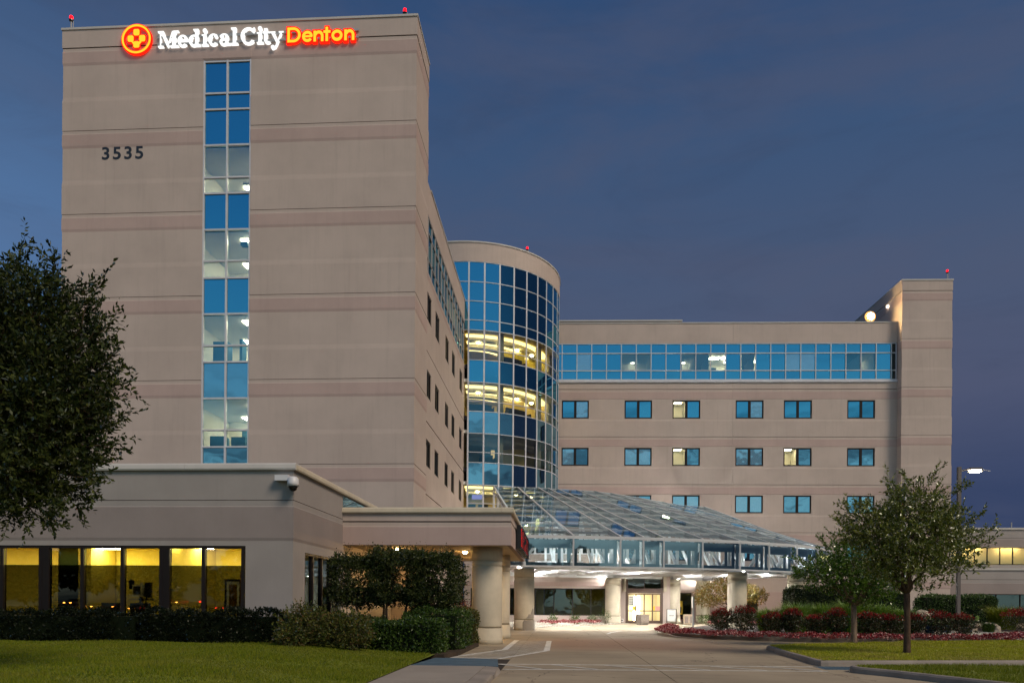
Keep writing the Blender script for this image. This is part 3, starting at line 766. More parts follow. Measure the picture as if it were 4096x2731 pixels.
wing_row(0, 0, [(23.26, .03, 0), (22.64, .03, 0)], None)
ZJ = [22.61, 17.99, 13.35, 8.72, 4.2]
ZH = [(21.56, 19.77), (16.93, 15.16), (12.32, 10.58), (7.7, 5.95)]
for i in range(4): wing_row(0, 0, wprof(ZJ[i], ZJ[i + 1]), ZH[i])
wing_row(0, 0, [(4.17, .03, 0), (0, .03, 0)], None)
mb = MB(); fbox(mb, fR, -.4, LW - .4, -.4, .09, 29.025, 29.12); mb.build('coping', 'coping_metal', rw)
mb = MB(); fbox(mb, fR, -.4, LW, -18, -4, 0, 28.6); mb.build('inner_wall', 'dark_inside', rw)
mb = MB(); fbox(mb, fR, -.4, 12.95, -10.5, -5.6, 28.6, 31.3); mb.build('penthouse', 'stucco_pink', rw)
mb = MB(); fbox(mb, fR, -.4, 13.0, -10.6, -5.5, 31.3, 31.45); mb.build('penthouse_coping', 'coping_metal', rw)
# window objects; which panes show light, which a blind
spec = {(0, 0): ((0, 0), (0, 1)), (0, 1): ((0, 0), (0, 0)), (0, 2): ((1, 0), (0, 0)), (0, 3): ((0, 0), (0, 1)), (0, 4): ((0, 0), (0, 0)), (0, 5): ((0, 0), (0, 0)),
        (1, 0): ((0, 0), (1, 0)), (1, 1): ((0, 0), (1, 1)), (1, 2): ((1, 0), (0, 0)), (1, 3): ((0, 0), (1, 1)), (1, 4): ((1, 0), (0, 0)), (1, 5): ((0, 0), (0, 0)),
        (2, 2): ((0, 0), (1, 1)), (2, 3): ((0, 0), (1, 1)), (2, 4): ((0, 0), (0, 0)), (2, 5): ((0, 0), (0, 1))}
for i in range(4):
    for j, (x0, x1) in enumerate(wins):
        l_, b_ = spec.get((i, j), ((0, 0), (0, 0)))
        punched(fR, x0 + .01, x1 - .01, ZH[i][1] + .01, ZH[i][0] - .01, rw, lits=l_, blind=b_, glassn='glass_blue_dim' if i else 'glass_blue')
# top glazed strip
zt4 = [27.06, 26.13, 24.44, 23.56]
xs_ = [-.23, .26] + [.26 + 1.4445 * k for k in range(1, 23)] + [32.50]
LIT = {10: 1, 11: 1, 13: 1, 5: .3, 6: .3, 9: .4, 20: .3, 21: .25}
for c in range(len(xs_) - 1):
    for r_i in range(3):
        mname = 'glass_blue'
        if r_i == 1 and c in LIT: mname = 'glass_vision'
        elif r_i == 1 and c in (2, 16, 17): mname = 'glass_blind'
        if c == len(xs_) - 2: mname = 'glass_dark'
        pane(fR, xs_[c] + .035, xs_[c + 1] - .035, zt4[r_i + 1] + .035, zt4[r_i] - .035, -.06, mname, rw)
for z in zt4: mb = MB(); fbox(mb, fR, xs_[0], xs_[-1], -.12, .03, z - .04, z + .04); mb.build('transom', 'mullion', rw)
for x in xs_: mb = MB(); fbox(mb, fR, x - .04, x + .04, -.12, .04, zt4[-1], zt4[0]); mb.build('mullion', 'mullion', rw)
for k in range(9): mb = MB(); fbox(mb, fR, -.25 + k * 3.65, -.25 + k * 3.65 + 3.63, -.1, .16, 23.28, 23.50); mb.build('sill', 'mullion', rw)
for a0, a1, ls in ((14.6, 17.75, ((.62, .28), (.25, .3), (.8, .6))), (19.0, 20.6, ((.7, .25), (.3, .6)))):
    r = room(fR, a0, a1, 23.5, 26.1, 3.6, rw, lights=ls, lsize=(.9, .35))
    fm = MB(); fbox(fm, fR, a0 + .25, a0 + .8, -1.0, -.7, 23.5, 24.9); fbox(fm, fR, a1 - .75, a1 - .2, -.9, -.6, 23.5, 24.75); fbox(fm, fR, a1 - .68, a1 - .3, -.9, -.7, 24.78, 25.1); sub('furniture', fm, 'furniture', r)
for a0, a1 in ((6.1, 8.9), (12.0, 13.2), (29.2, 30.5)):
    room(fR, a0, a1, 23.5, 26.1, 3.0, rw, lights=((.5, .85),), lsize=(.25, .08))
# end block
eb = thing('stair_block', 'plain beige end block rising above the roof of the right wing', 'building', (35.5, 74, 0))
fE = Face(fR.p(32.62, .9, 0)[:2], WA); LB = 4.72
fEL = Face(fR.p(32.62, .9, 0)[:2], WA + R(90), -1); fER = Face(fE.p(LB, 0, 0)[:2], WA + R(90))
EJ = [31.73, 27.17, 22.55, 17.98, 13.33, 8.7, 4.2]
wall_panel(fE, 0, LB, [(32.70, .03, 0), (31.76, .03, 0)], eb, mit=(1, 1)); wall_panel(fEL, 0, 12, [(32.70, .03, 0), (31.76, .03, 0)], eb, mit=(1, 0)); wall_panel(fER, 0, 12, [(32.70, .03, 0), (31.76, .03, 0)], eb, mit=(1, 0))
for zt, zb in zip(EJ, EJ[1:] + [0.0]):
    wall_panel(fE, 0, LB, storey_profile(zt, zb), eb, mit=(1, 1)); wall_panel(fER, 0, 12, storey_profile(zt, zb), eb, mit=(1, 0))
    wall_panel(fEL, 0, 12 if zt > 30 else .95, storey_profile(zt, zb), eb, mit=(1, 0))
mb = MB(); fbox(mb, fE, -.08, LB + .08, -.3, .08, 32.705, 32.82); fbox(mb, fE, -.08, .22, -12, -.301, 32.705, 32.82); fbox(mb, fE, LB - .22, LB + .08, -12, -.301, 32.705, 32.82); mb.build('coping', 'coping_metal', eb)
mb = MB(); fbox(mb, fE, .17, LB - .17, -11.9, -.18, 0, 32.3); mb.build('inner_wall', 'stucco', eb)
mb = MB(); fbox(mb, fE, -.16, -.045, -2.9, -2.72, 31.25, 31.42)
mb.build('small_lamp', 'vestibule_light', eb)

# ================================================================== LOW CLINIC WING (near left)
lw = thing('clinic_wing', 'single storey grey beige wing in the left foreground with six tall lit windows', 'building', (-16, 24.2, 0))
LX0, LX1, LY = -27.0, -8.64, 24.2
fL = Face((LX0, LY), 0); fLS = Face((LX1, LY), R(90)); LM = ('stucco_shaded', 'stucco_shaded_pink', 'joint')
LA = lambda x: x - LX0
lowp = [(5.95, .0, 0), (5.0, .0, 0)]
lowq = [(4.98, .0, 0), (4.79, .0, 0), (4.77, .02, 1), (3.76, .02, 1), (3.66, .0, 0), (0.0, .0, 0)]
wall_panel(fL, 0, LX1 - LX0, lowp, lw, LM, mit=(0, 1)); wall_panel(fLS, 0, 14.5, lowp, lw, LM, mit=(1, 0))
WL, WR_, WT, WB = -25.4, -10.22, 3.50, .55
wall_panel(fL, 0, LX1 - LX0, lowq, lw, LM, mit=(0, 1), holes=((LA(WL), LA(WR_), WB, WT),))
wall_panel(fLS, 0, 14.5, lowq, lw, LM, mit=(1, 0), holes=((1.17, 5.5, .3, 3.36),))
mb = MB()
def cop(mb, face, a0, a1, z0, z1, o=.10, w=.30):
    pr = [(-w, z0), (o, z0), (o + .02, z0 + .05), (o, z1 - .06), (o - .05, z1), (-w, z1)]
    vs = [face.p(a, k, z) for a in (a0, a1) for k, z in pr]; n = len(pr)
    mb.add(vs, [tuple(range(n)), tuple(range(n, 2 * n))[::-1]] + [(i, i + n, (i + 1) % n + n, (i + 1) % n) for i in range(n)])
def coping(face, a0, a1, z0, z1, parent, step=3.05, m='coping_metal'):
    a = a0
    while a < a1 - .01:
        b = min(a + step, a1); c_ = MB(); cop(c_, face, a + (.004 if a > a0 else 0), b - (.004 if b < a1 else 0), z0, z1); c_.build('coping', m, parent); a = b
coping(fL, .6, LA(LX1) + .10, 5.96, 6.19, lw, 4.72, 'coping_metal'); coping(fLS, 0.0, 14.5, 5.958, 6.188, lw, 2.3, 'concrete_column')
mb = MB(); mb.box(LX0 + .2, LX1 - .2, LY + .3, LY + 14.3, 5.4, 5.6); mb.build('roof', 'roof_membrane', lw)
# window band
mb = MB(); fbox(mb, fL, LA(WL), LA(WR_), -.16, -.02, WT - .09, WT - .0); fbox(mb, fL, LA(WL), LA(WR_), -.16, -.02, WB, WB + .08)
mb.build('window_head', 'bronze', lw)
edges = [(-25.3, -23.9), (-23.9, -22.6), (-22.4, -21.0), (-21.0, -19.7), (-19.7, -18.55), (-18.55, -17.2), (-16.96, -15.77), (-15.77, -14.39), (-14.39, -13.07), (-12.84, -11.64), (-11.64, -10.31)]
for x0, x1 in edges:
    w_ = MB(); fbox(w_, fL, LA(x0) - .055, LA(x0) + .055, -.17, 0, WB + .08, WT - .09)
    fbox(w_, fL, LA(x1) - .055, LA(x1) + .055, -.17, .002, WB + .08, WT - .09) if x1 in (-22.6, -17.2, -13.07, -10.31) else None
    w_ = w_.build('window', 'bronze', lw)
    pane(fL, LA(x0) + .06, LA(x1) - .06, 2.86, WT - .09, -.08, 'glass_warm', w_)
    pane(fL, LA(x0) + .06, LA(x1) - .06, WB + .08, 2.855, -.08, 'glass_film', w_, name='tinted_pane')
for x0, x1 in ((-17.145, -17.015), (-13.015, -12.895)):
    mb = MB(); fbox(mb, fL, LA(x0), LA(x1), -.2, -.01, WB + .08, WT - .09); mb.build('pier', 'bronze', lw)
r = room(fL, LA(-25.6), LA(-9.6), .2, 3.72, 5.0, lw, wall='room_yellow', ceil='room_yellow', lights=((.90, .30), (.90, .65), (.72, .35), (.74, .7), (.56, .32), (.50, .75), (.46, .3), (.36, .5), (.24, .4), (.12, .5)), lsize=(1.1, .34), floor='wood', light='panel_light')
mb = MB(); fbox(mb, fL, LA(-16.85), LA(-16.15), -1.1, -.4, .2, 3.70); fbox(mb, fL, LA(-18.0), LA(-17.75), -5.2, -2.2, .2, 3.70)
fbox(mb, fL, LA(-13.75), LA(-13.65), -5.25, -1.5, .2, 3.70)
sub('partition', mb, 'room_yellow', r)
mb = MB(); fbox(mb, fL, LA(-14.4), LA(-13.8), -5.2, -4.9, .2, 2.5); fbox(mb, fL, LA(-18.9), LA(-18.3), -5.2, -5.1, .2, 2.4); sub('door', mb, 'wood', r)
mb = MB()
for k in range(9): fbox(mb, fL, LA(-11.35) + k * .1, LA(-11.35) + k * .1 + .06, -2.3 - (k % 2) * .06, -2.2 - (k % 2) * .06, .4, 2.75)
sub('curtain', mb, 'curtain', r)
# furnishings of the rooms
t = thing('framed_picture', 'tall dark framed picture on the wall behind the fifth lit window', 'picture', (-12.25, 27.9, 1.9), local=True)
mb = MB()
for a, b, c, d_ in ((-.32, .32, -.62, -.54), (-.32, .32, .54, .62), (-.32, -.25, -.54, .54), (.25, .32, -.54, .54)): mb.box(a, b, -.03, .03, c, d_)
mb.build('frame', 'bronze', t); mb = MB(); mb.box(-.25, .25, 0, .02, -.54, .54); mb.build('mat_board', 'paper', t); mb = MB(); mb.box(-.15, .15, -.008, 0, -.42, .42); mb.build('print', 'leaf_maple', t)
for x in (-11.55,):
    t = thing('wall_chart', 'pale wall notice rack right of the framed picture', 'notice board', (x, 27.9, 1.75), local=True)
    mb = MB(); mb.box(-.3, .3, 0, .02, -.45, .4); mb.build('board', 'paper', t)
    for k in range(3): mb = MB(); mb.box(-.3, .2, -.03, 0, -.3 + k * .28, -.27 + k * .28); mb.build('shelf', 'bronze', t)
def equipment(x, y, z, label, cat):
    t = thing('medical_monitor', label, cat, (x, y, z), local=True)
    mb = MB(); mb.box(-.05, .05, 0, .05, -.8, .3); mb.box(-.45, .5, 0, .05, -.35, -.28); mb.build('wall_rail', 'grey_metal', t)
    mb = MB(); mb.box(-.22, .14, -.22, 0, -.22, .2); mb.build('housing', 'white_plastic', t)
    mb = MB(); mb.box(-.17, .09, -.23, -.22, -.12, .15); mb.build('screen', 'black_plastic', t)
    mb = MB(); mb.box(.2, .42, -.15, 0, -.25, .3); mb.lathe(-.32, -.08, [(.08, .05), (.1, .35), (.04, .4)], 8); mb.build('canister', 'black_plastic', t)
    mb = MB(); mb.tube([(.0, -.1, -.22), (.05, -.15, -.6), (.15, -.15, -.8), (.22, -.1, -.5), (.25, -.08, -.22)], .02, 6); mb.build('cable', 'black_plastic', t)
    return t
equipment(-15.2, 26.8, 2.05, 'white framed patient monitor with cables, seen through the third lit window', 'monitor')
equipment(-17.9, 27.2, 1.9, 'green tinted monitor rack on the wall behind the first lit window', 'monitor')
equipment(-14.2, 27.6, 1.95, 'dark monitor rack beside the window bar between the third and fourth windows', 'monitor')
def exam_chair(x, y, label):
    t = thing('exam_chair', label, 'chair', (x, y, .2), local=True)
    mb = MB(); mb.box(-.35, .35, -.35, .4, .5, .68); mb.build('seat', 'furniture', t)
    mb = MB(); mb.box(-.33, .33, .4, .55, .6, 1.4); mb.build('backrest', 'furniture', t)
    mb = MB(); mb.box(-.06, .06, -.06, .06, 0, .5); mb.box(-.3, .3, -.3, .3, 0, .06); mb.build('pedestal', 'grey_metal', t)
exam_chair(-11.0, 26.4, 'dark exam chair behind the rightmost lit window'); exam_chair(-15.0, 25.9, 'dark exam chair below the patient monitor'); exam_chair(-16.5, 26.6, 'dark exam chair in the shaded bay of the second window')
# right return windows
ye = [1.17, 2.08, 3.10, 4.2, 5.5]
for a, b in zip(ye, ye[1:]):
    w_ = MB(); fbox(w_, fLS, a - .0, a + .09, -.16, -.02, .3, 3.36); fbox(w_, fLS, a + .09, b, -.16, -.02, 3.27, 3.36); w_ = w_.build('window', 'bronze', lw)
    pane(fLS, a + .09, b, .3, 3.27, -.1, 'glass_canopy', w_)
room(fLS, 1.2, 5.5, .2, 3.5, .8, lw, wall='room_yellow', ceil='room_yellow', lights=(), off=-.2)
mb = MB(); fbox(mb, fLS, 5.65, 9, -.1, .01, 5.47, 5.93); mb.build('clerestory', 'glass_dark', lw)

# ================================================================== AMBULANCE CANOPY
ac = thing('ambulance_canopy', 'flat beige drive through canopy on thick round columns beside the clinic wing', 'canopy', (-5.2, 35.7, 0))
CX0, CX1, CY0, CY1 = LX1 + .004, -1.90, 29.85, 41.5
fC = Face((CX0, CY0), 0); fCS = Face((CX1, CY0), R(90)); fCB = Face((CX1, CY1), R(180))
CM = ('stucco', 'stucco_pink', 'joint')
cp = [(5.22, 0, 0), (4.92, 0, 0)]; cq = [(4.87, 0, 0), (4.71, 0, 0), (4.69, .02, 1), (3.97, .02, 1)]
for pr in (cp, cq):
    wall_panel(fC, 0, CX1 - CX0, pr, ac, CM, mit=(0, 1)); wall_panel(fCS, 0, CY1 - CY0, pr, ac, CM, mit=(1, 1)); wall_panel(fCB, 0, CX1 - CX0, pr, ac, CM, mit=(1, 0))
coping(fC, .0, CX1 - CX0 + .1, 5.23, 5.46, ac, 2.12, 'concrete_column'); coping(fCS, 0.0, CY1 - CY0, 5.228, 5.458, ac, 2.9, 'concrete_column')
mb = MB(); mb.box(CX0, CX1 - .17, CY0 + .17, CY1 - .17, 3.98, 4.1); mb.build('soffit', 'soffit', ac)
mb = MB(); mb.box(CX0, CX1 - .17, CY0 + .17, CY1 - .17, 5.0, 5.15); mb.build('roof', 'roof_membrane', ac)
for x, y in ((-6.9, 32), (-6.9, 36), (-6.9, 39.5), (-4.2, 33.8), (-4.2, 38.2)):
    mb = MB(); mb.lathe(x, y, [(.03, 3.90), (.08, 3.92), (.10, 3.978)], 12); mb.build('soffit_lamp', 'soffit_light', ac)
    mb = MB(); mb.lathe(x, y, [(.13, 3.96), (.17, 3.965), (.17, 3.979)], 12); mb.build('lamp_ring', 'grey_metal', ac)
def column(x, y, label, top=3.86, r=.63, cat='column', paint=False):
    t = thing('round_column', label, cat, (x, y, 0), 'thick round concrete columns', local=True)
    mb = MB(); mb.lathe(0, 0, [(r + .03, -.02), (r + .03, .22), (r + .02, .23), (r + .02, .66)], 40); mb.build('base', 'concrete_column', t, smooth=False)
    mb = MB(); mb.lathe(0, 0, [(r - .015, .66), (r - .015, .73), (r, .73), (r, .745), (r, 3.16), (r - .02, 3.17), (r - .02, 3.21), (r - .005, 3.22), (r - .005, top - .55)], 40); mb.build('shaft', 'concrete_column', t)
    mb = MB(); mb.lathe(0, 0, [(r + .01, top - .549), (r + .01, top)], 40); mb.build('capital', 'concrete_column', t)
    for ch in t.children:
        for p in ch.data.polygons: p.use_smooth = abs(p.normal.z) < .5 and p.area > .004 
    return t
column(-2.98, 31.45, 'nearest and widest round column, under the front corner of the ambulance canopy', 3.97)
column(-2.98, 36.55, 'round column half hidden directly behind the nearest canopy column', 3.97)
colA = column(-2.17, 47.65, 'round column with a pale repainted patch low down, left of the drive')
colE = column(11.97, 51.9, 'round column rising behind the rose bushes at the middle of the glass canopy')
column(16.9, 55.2, 'round column at the right, half hidden by the small trees')
column(4.53, 64.1, 'round column just left of the entrance doors')
column(9.95, 67.0, 'round column just right of the entrance doors, glowing yellow on one side')
column(13.1, 70.0, 'farthest round column, behind the orange leaved tree')
mb = MB()
for k in range(14):
    a0 = R(-95 + k * 9); a1 = R(-95 + (k + 1) * 9); h0 = .5 + .9 * min(1, k / 8) + .1 * math.sin(k * 2.1); h1 = .5 + .9 * min(1, (k + 1) / 8) + .1 * math.sin((k + 1) * 2.1)
    rr = .664
    mb.quad((-2.17 + rr * math.cos(a0), 47.65 + rr * math.sin(a0), 0), (-2.17 + rr * math.cos(a1), 47.65 + rr * math.sin(a1), 0), (-2.17 + rr * math.cos(a1), 47.65 + rr * math.sin(a1), min(h1, .655)), (-2.17 + rr * math.cos(a0), 47.65 + rr * math.sin(a0), min(h0, .655)))
    rr = .634
    if h1 > .75: mb.quad((-2.17 + rr * math.cos(a0), 47.65 + rr * math.sin(a0), .75), (-2.17 + rr * math.cos(a1), 47.65 + rr * math.sin(a1), .75), (-2.17 + rr * math.cos(a1), 47.65 + rr * math.sin(a1), h1), (-2.17 + rr * math.cos(a0), 47.65 + rr * math.sin(a0), max(.76, h0)))
pp = mb.build('paint_patch', 'walk_concrete'); pp.parent = colA; pp.matrix_parent_inverse = Matrix.Translation((-2.17, 47.65, 0)).inverted()

# ================================================================== LOBBY FRONT
lb = thing('lobby_front', 'low beige entrance lobby front under the glass canopy with dark window bands', 'building', (0, 65.2, 0))
fB = Face((-8.2, 65.2), 0); BA = lambda x: x + 8.2
wall_panel(fB, 0, BA(5.35), [(8.6, .03, 0), (5.0, .03, 0)], lb, holes=((BA(-7.4), BA(4.6), 5.9, 7.7),))
wall_panel(fB, 0, BA(5.35), [(4.97, 0, 0), (3.55, 0, 0), (3.53, .03, 1), (3.2, .03, 1), (3.15, 0, 0), (0, 0, 0)], lb, holes=((BA(-7.6), BA(3.95), .67, 2.98),))
mb = MB()
for k in range(10): x = -7.4 + k * 1.333; fbox(mb, fB, BA(x) - .09, BA(x) + .09, -.14, .02, 5.95, 7.65)
fbox(mb, fB, BA(-7.4), BA(4.6), -.14, .03, 5.9, 5.98); fbox(mb, fB, BA(-7.4), BA(4.6), -.14, .03, 7.62, 7.7); mb.build('upper_frame', 'white_steel', lb)
for k in range(9):
    x = -7.4 + k * 1.333; pane(fB, BA(x) + .09, BA(x) + 1.24, 5.98, 7.62, -.08, 'glass_dark', lb)
lowx = [-7.6, -6.05, -4.5, -2.95, -2.05, -.42, 1.18, 2.75, 3.95]
mb = MB()
for x in lowx: fbox(mb, fB, BA(x) - .045, BA(x) + .045, -.15, -.01, .67, 2.98)
fbox(mb, fB, BA(-7.6), BA(3.95), -.15, -.012, .67, .75); fbox(mb, fB, BA(-7.6), BA(3.95), -.15, -.012, 2.90, 2.98); mb.build('window_frame', 'bronze', lb)
for a, b in zip(lowx, lowx[1:]): pane(fB, BA(a) + .05, BA(b) - .05, .75, 2.9, -.09, 'glass_dark', lb)
r = room(fB, BA(-7.7), BA(4.0), .1, 3.1, 5, lb, wall='room_yellow', ceil='wood', lights=((.86, .6),), lsize=(.8, .1), floor='furniture')
mb = MB(); mb.box(-8.2, 5.2, 65.5, 74, 8.2, 8.5); mb.build('roof', 'roof_membrane', lb)
# entrance portal
fP = Face((5.35, 66.3), 0); PA = lambda x: x - 5.35
wall_panel(fP, 0, PA(9.45), [(5.0, 0, 0), (0, 0, 0)], lb, holes=((PA(5.78), PA(9.0), 0, 4.05),))
for x0, x1 in ((5.55, 5.78), (9.0, 9.25)):
    mb = MB(); mb.box(x0, x1, 65.9, 66.29, 2.75, 4.1); mb.build('pilaster', 'concrete_column', lb)
mb = MB(); fbox(mb, fP, PA(5.78), PA(9.0), -.15, -.02, 2.62, 3.05); fbox(mb, fP, PA(5.78), PA(9.0), -.15, -.02, 3.98, 4.05)
fbox(mb, fP, PA(5.78), PA(5.98), -.15, -.018, 0, 4.0); fbox(mb, fP, PA(8.80), PA(9.0), -.15, -.018, 0, 4.0); fbox(mb, fP, PA(7.37), PA(7.42), -.15, -.018, 3.05, 4.0)
mb.build('portal_frame', 'brown_door', lb)
for a, b in ((5.98, 7.37), (7.42, 8.8)): pane(fP, PA(a), PA(b), 3.05, 3.98, -.08, 'glass_dark', lb)
dr = MB()
dxs = [5.98, 6.68, 7.39, 8.10, 8.80]
for a, b in zip(dxs, dxs[1:]):
    dm = MB(); t_ = .055
    fbox(dm, fP, PA(a), PA(a) + t_, -.12, -.06, .02, 2.60); fbox(dm, fP, PA(b) - t_, PA(b), -.12, -.06, .02, 2.60)
    for z0, z1 in ((.02, .25), (1.05, 1.13), (2.50, 2.60)): fbox(dm, fP, PA(a) + t_, PA(b) - t_, -.12, -.061, z0, z1)
    d_ = dm.build('door', 'brown_door', lb)
    pane(fP, PA(a) + t_, PA(b) - t_, .25, 1.05, -.09, 'glass_warm', d_); pane(fP, PA(a) + t_, PA(b) - t_, 1.13, 2.5, -.09, 'glass_warm', d_)
room(fP, PA(5.8), PA(9.0), .0, 2.85, 4.0, lb, wall='room_wall', ceil='room_warm', lights=((.30, .6), (.62, .35)), lsize=(.7, .3), floor='walk_concrete', light='vestibule_light', off=-.16)
mb = MB(); fbox(mb, fP, PA(6.72), PA(7.30), -3.0, -2.9, .1, 2.4); mb.build('lit_panel', 'vestibule_light', lb)
mb = MB(); mb.box(5.4, 9.4, 66.5, 74, 4.6, 4.8); mb.build('portal_roof', 'roof_membrane', lb)
for x0, z0, z1, w_, m_ in ((6.06, 1.55, 2.42, .45, 'paper'), (6.42, 1.15, 1.52, .2, 'yellow_sign'), (8.14, 1.15, 1.52, .18, 'yellow_sign'), (8.36, 1.15, 1.5, .38, 'pink_sign')):
    mb = MB(); mb.box(x0, x0 + w_, 66.365, 66.372, z0, z1); n_ = mb.build('notice', m_, lb)
    if m_ == 'paper':
        for k in range(4): mb = MB(); mb.box(x0 + .03, x0 + w_ - .03, 66.36, 66.364, z0 + .1 + k * .2, z0 + .13 + k * .2); sub('printed_line', mb, 'bronze', n_)
# right part of the lobby
fQ = Face((9.45, 71.4), 0); QA = lambda x: x - 9.45
wall_panel(fQ, 0, QA(21.5), [(5.0, 0, 0), (2.9, 0, 0), (2.88, .03, 1), (1.4, .03, 1), (0, .03, 0)], lb, holes=((QA(10.7), QA(12.3), .3, 2.75), (QA(17.0), QA(18.35), .3, 2.75)))
for x0, x1 in ((10.7, 12.3), (17.0, 18.35)):
    mb = MB(); fbox(mb, fQ, QA(x0), QA(x0) + .06, -.15, 0, .3, 2.75); fbox(mb, fQ, QA(x1) - .06, QA(x1), -.15, 0, .3, 2.75); fbox(mb, fQ, QA(x0), QA(x1), -.15, 0.001, 2.69, 2.75); w_ = mb.build('window', 'bronze', lb)
    pane(fQ, QA(x0) + .06, QA(x1) - .06, .3, 2.69, -.08, 'glass_dark', w_)
mb = MB(); mb.box(10.85, 11.45, 71.2, 71.36, .75, 2.0); o = mb.build('yellow_cabinet', 'yellow_sign', lb)
mb = MB(); mb.box(10.95, 11.35, 71.18, 71.199, .9, 1.45); sub('dark_panel', mb, 'bronze', o)
mb = MB(); mb.box(9.5, 21.4, 71.6, 74.2, 4.5, 4.8); mb.build('side_roof', 'roof_membrane', lb)
mb = MB(); mb.box(9.46, 9.6, 66.3, 71.4, 0, 5.0); mb.build('return_wall', 'stucco', lb)

# ================================================================== GLASS CANOPY
gc = thing('glass_canopy', 'sloping glass entrance canopy with a glazed fascia and white steel trusses', 'canopy', (5, 50, 0))
PP = [(-5.05, 45.8), (-2.1, 45.8), (.87, 46.3), (3.76, 46.9), (5.2, 47.3), (6.5, 47.7), (9.05, 48.6), (11.65, 49.8), (13.9, 51.3), (16.2, 52.9), (18.3, 55.0), (20.2, 57.8), (21.5, 61.8)]
QQ = [(-5.33, 61.6), (-3.42, 61.8), (-1.74, 62.1), (-.95, 62.4), (-.15, 62.8), (1.41, 63.4), (2.97, 64.1), (4.39, 65.3), (6.9, 67.9), (9.5, 70.9), (12.0, 73.6), (14.0, 74.4)]
PT, PB, QZ = 5.70, 3.93, 11.1
for i in range(len(PP)): mb = MB(); mb.beam((*PP[i], PB - .04), (*PP[i], PT + .03), .10, .14, up=(0, 1, 0)); mb.build('fascia_post', 'canopy_frame', gc)
for i in range(len(PP) - 1):
    a, b = Vector(PP[i]), Vector(PP[i + 1]); L = (b - a).length; f = Face(a, math.atan2((b - a).y, (b - a).x))
    for z0, z1 in ((PT - .07, PT + .05), (PB - .05, PB + .05)): mb = MB(); fbox(mb, f, 0.02, L - .02, -.06, .06, z0, z1); mb.build('fascia_rail', 'canopy_frame', gc)
    pane(f, .06, L - .06, PB + .05, PT - .07, .0, 'glass_canopy', gc, name='fascia_pane')
    mb = MB(); o_ = -.42
    fbox(mb, f, .1, L - .1, o_ - .04, o_, PT - .62, PT - .08); fbox(mb, f, .1, L - .1, o_ - .04, o_, PB + .05, PB + .27)
    fbox(mb, f, .1, .32, o_ - .04, o_, PB + .27, PT - .62); fbox(mb, f, L - .32, L - .1, o_ - .04, o_, PB + .27, PT - .62)
    if L > 2.6: fbox(mb, f, L * .70, L * .70 + .2, o_ - .04, o_, PB + .27, PT - .62)
    mb.build('valance', 'valance', gc)
def roofpt(i, t, dz=0):
    p, q = PP[i + 1], QQ[i]; return (p[0] + (q[0] - p[0]) * t, p[1] + (q[1] - p[1]) * t, PT + .08 + (QZ - PT - .08) * t + dz)
NR = len(QQ); NT_ = 9
rng = random.Random(5)
for i in range(NR):
    mb = MB(); mb.beam(roofpt(i, -.0), roofpt(i, 1), .12, .14); mb.build('rafter', 'canopy_frame', gc)
    mb = MB(); mb.beam(roofpt(i, .01, -.22), roofpt(i, 1, -.22), .10, .20); mb.build('rafter_web', 'valance', gc)
for i in range(NR - 1):
    for k in range(NT_ + 1):
        mb = MB(); t_ = k / NT_; mb.beam(roofpt(i, t_, -.01), roofpt(i + 1, t_, -.01), .06, .09); mb.build('purlin', 'canopy_frame', gc)
        if 0 < k: mb = MB(); mb.beam(roofpt(i, t_, -.19), roofpt(i + 1, t_, -.19), .06, .16); mb.build('purlin_web', 'valance', gc)
    for k in range(NT_):
        a, b, c, d_ = roofpt(i, k / NT_, .03), roofpt(i + 1, k / NT_, .03), roofpt(i + 1, (k + 1) / NT_, .03), roofpt(i, (k + 1) / NT_, .03)
        mb = MB(); lo = [(x, y, z - .02) for x, y, z in (a, b, c, d_)]
        mb.add([a, b, c, d_] + lo, [(0, 1, 2, 3), (0, 4, 5, 1), (1, 5, 6, 2), (2, 6, 7, 3), (3, 7, 4, 0)])
        mb.build('roof_pane', 'glass_canopy', gc)
# left gable under the rake
for t_ in (.15, .32, .49, .66, .83, 1.0):
    mb = MB(); p = roofpt(0, t_); mb.beam((p[0], p[1], 4.1), p, .16, .16, up=(0, 1, 0)); mb.build('gable_post', 'white_steel', gc)
mb = MB(); mb.beam((*PP[1], 4.1), (*QQ[0], 4.1), .16, .25); mb.build('gable_beam', 'white_steel', gc)
# white steel: trusses under each rafter, ring truss behind the fascia
for i in range(NR):
    mb = MB(); st = [.06, .16, .28, .42, .58, .76, .98]
    base = lambda t_: (roofpt(i, t_)[0], roofpt(i, t_)[1], 4.12)
    mb.beam(base(st[0]), base(st[-1]), .20, .24)
    for a, b in zip(st, st[1:]):
        pa, pb = roofpt(i, a, -.34), roofpt(i, b, -.34)
        if a < .5: mb.beam(base(a), pa, .16, .16, up=(0, 1, 0))
        if .1 < a < .3: mb.beam(base(a), pb, .15, .15)
    mb.beam(roofpt(i, st[0], -.36), roofpt(i, .98, -.36), .12, .14)
    mb.build('roof_truss', 'white_steel', gc)
for t_, zt_ in ((.10, -.4),):
    for i in range(NR - 1):
        a, b = Vector(roofpt(i, t_, zt_)), Vector(roofpt(i + 1, t_, zt_)); a0, b0 = Vector((a.x, a.y, 4.12)), Vector((b.x, b.y, 4.12)); m_ = (a + b) / 2
        mb = MB(); mb.beam(a0, b0, .2, .22); mb.beam(a, b, .14, .14); mb.beam(a0, m_, .18, .16); (mb.beam(b0, m_, .18, .16) if i % 2 else None); mb.build('ring_truss', 'white_steel', gc)
mb = MB()
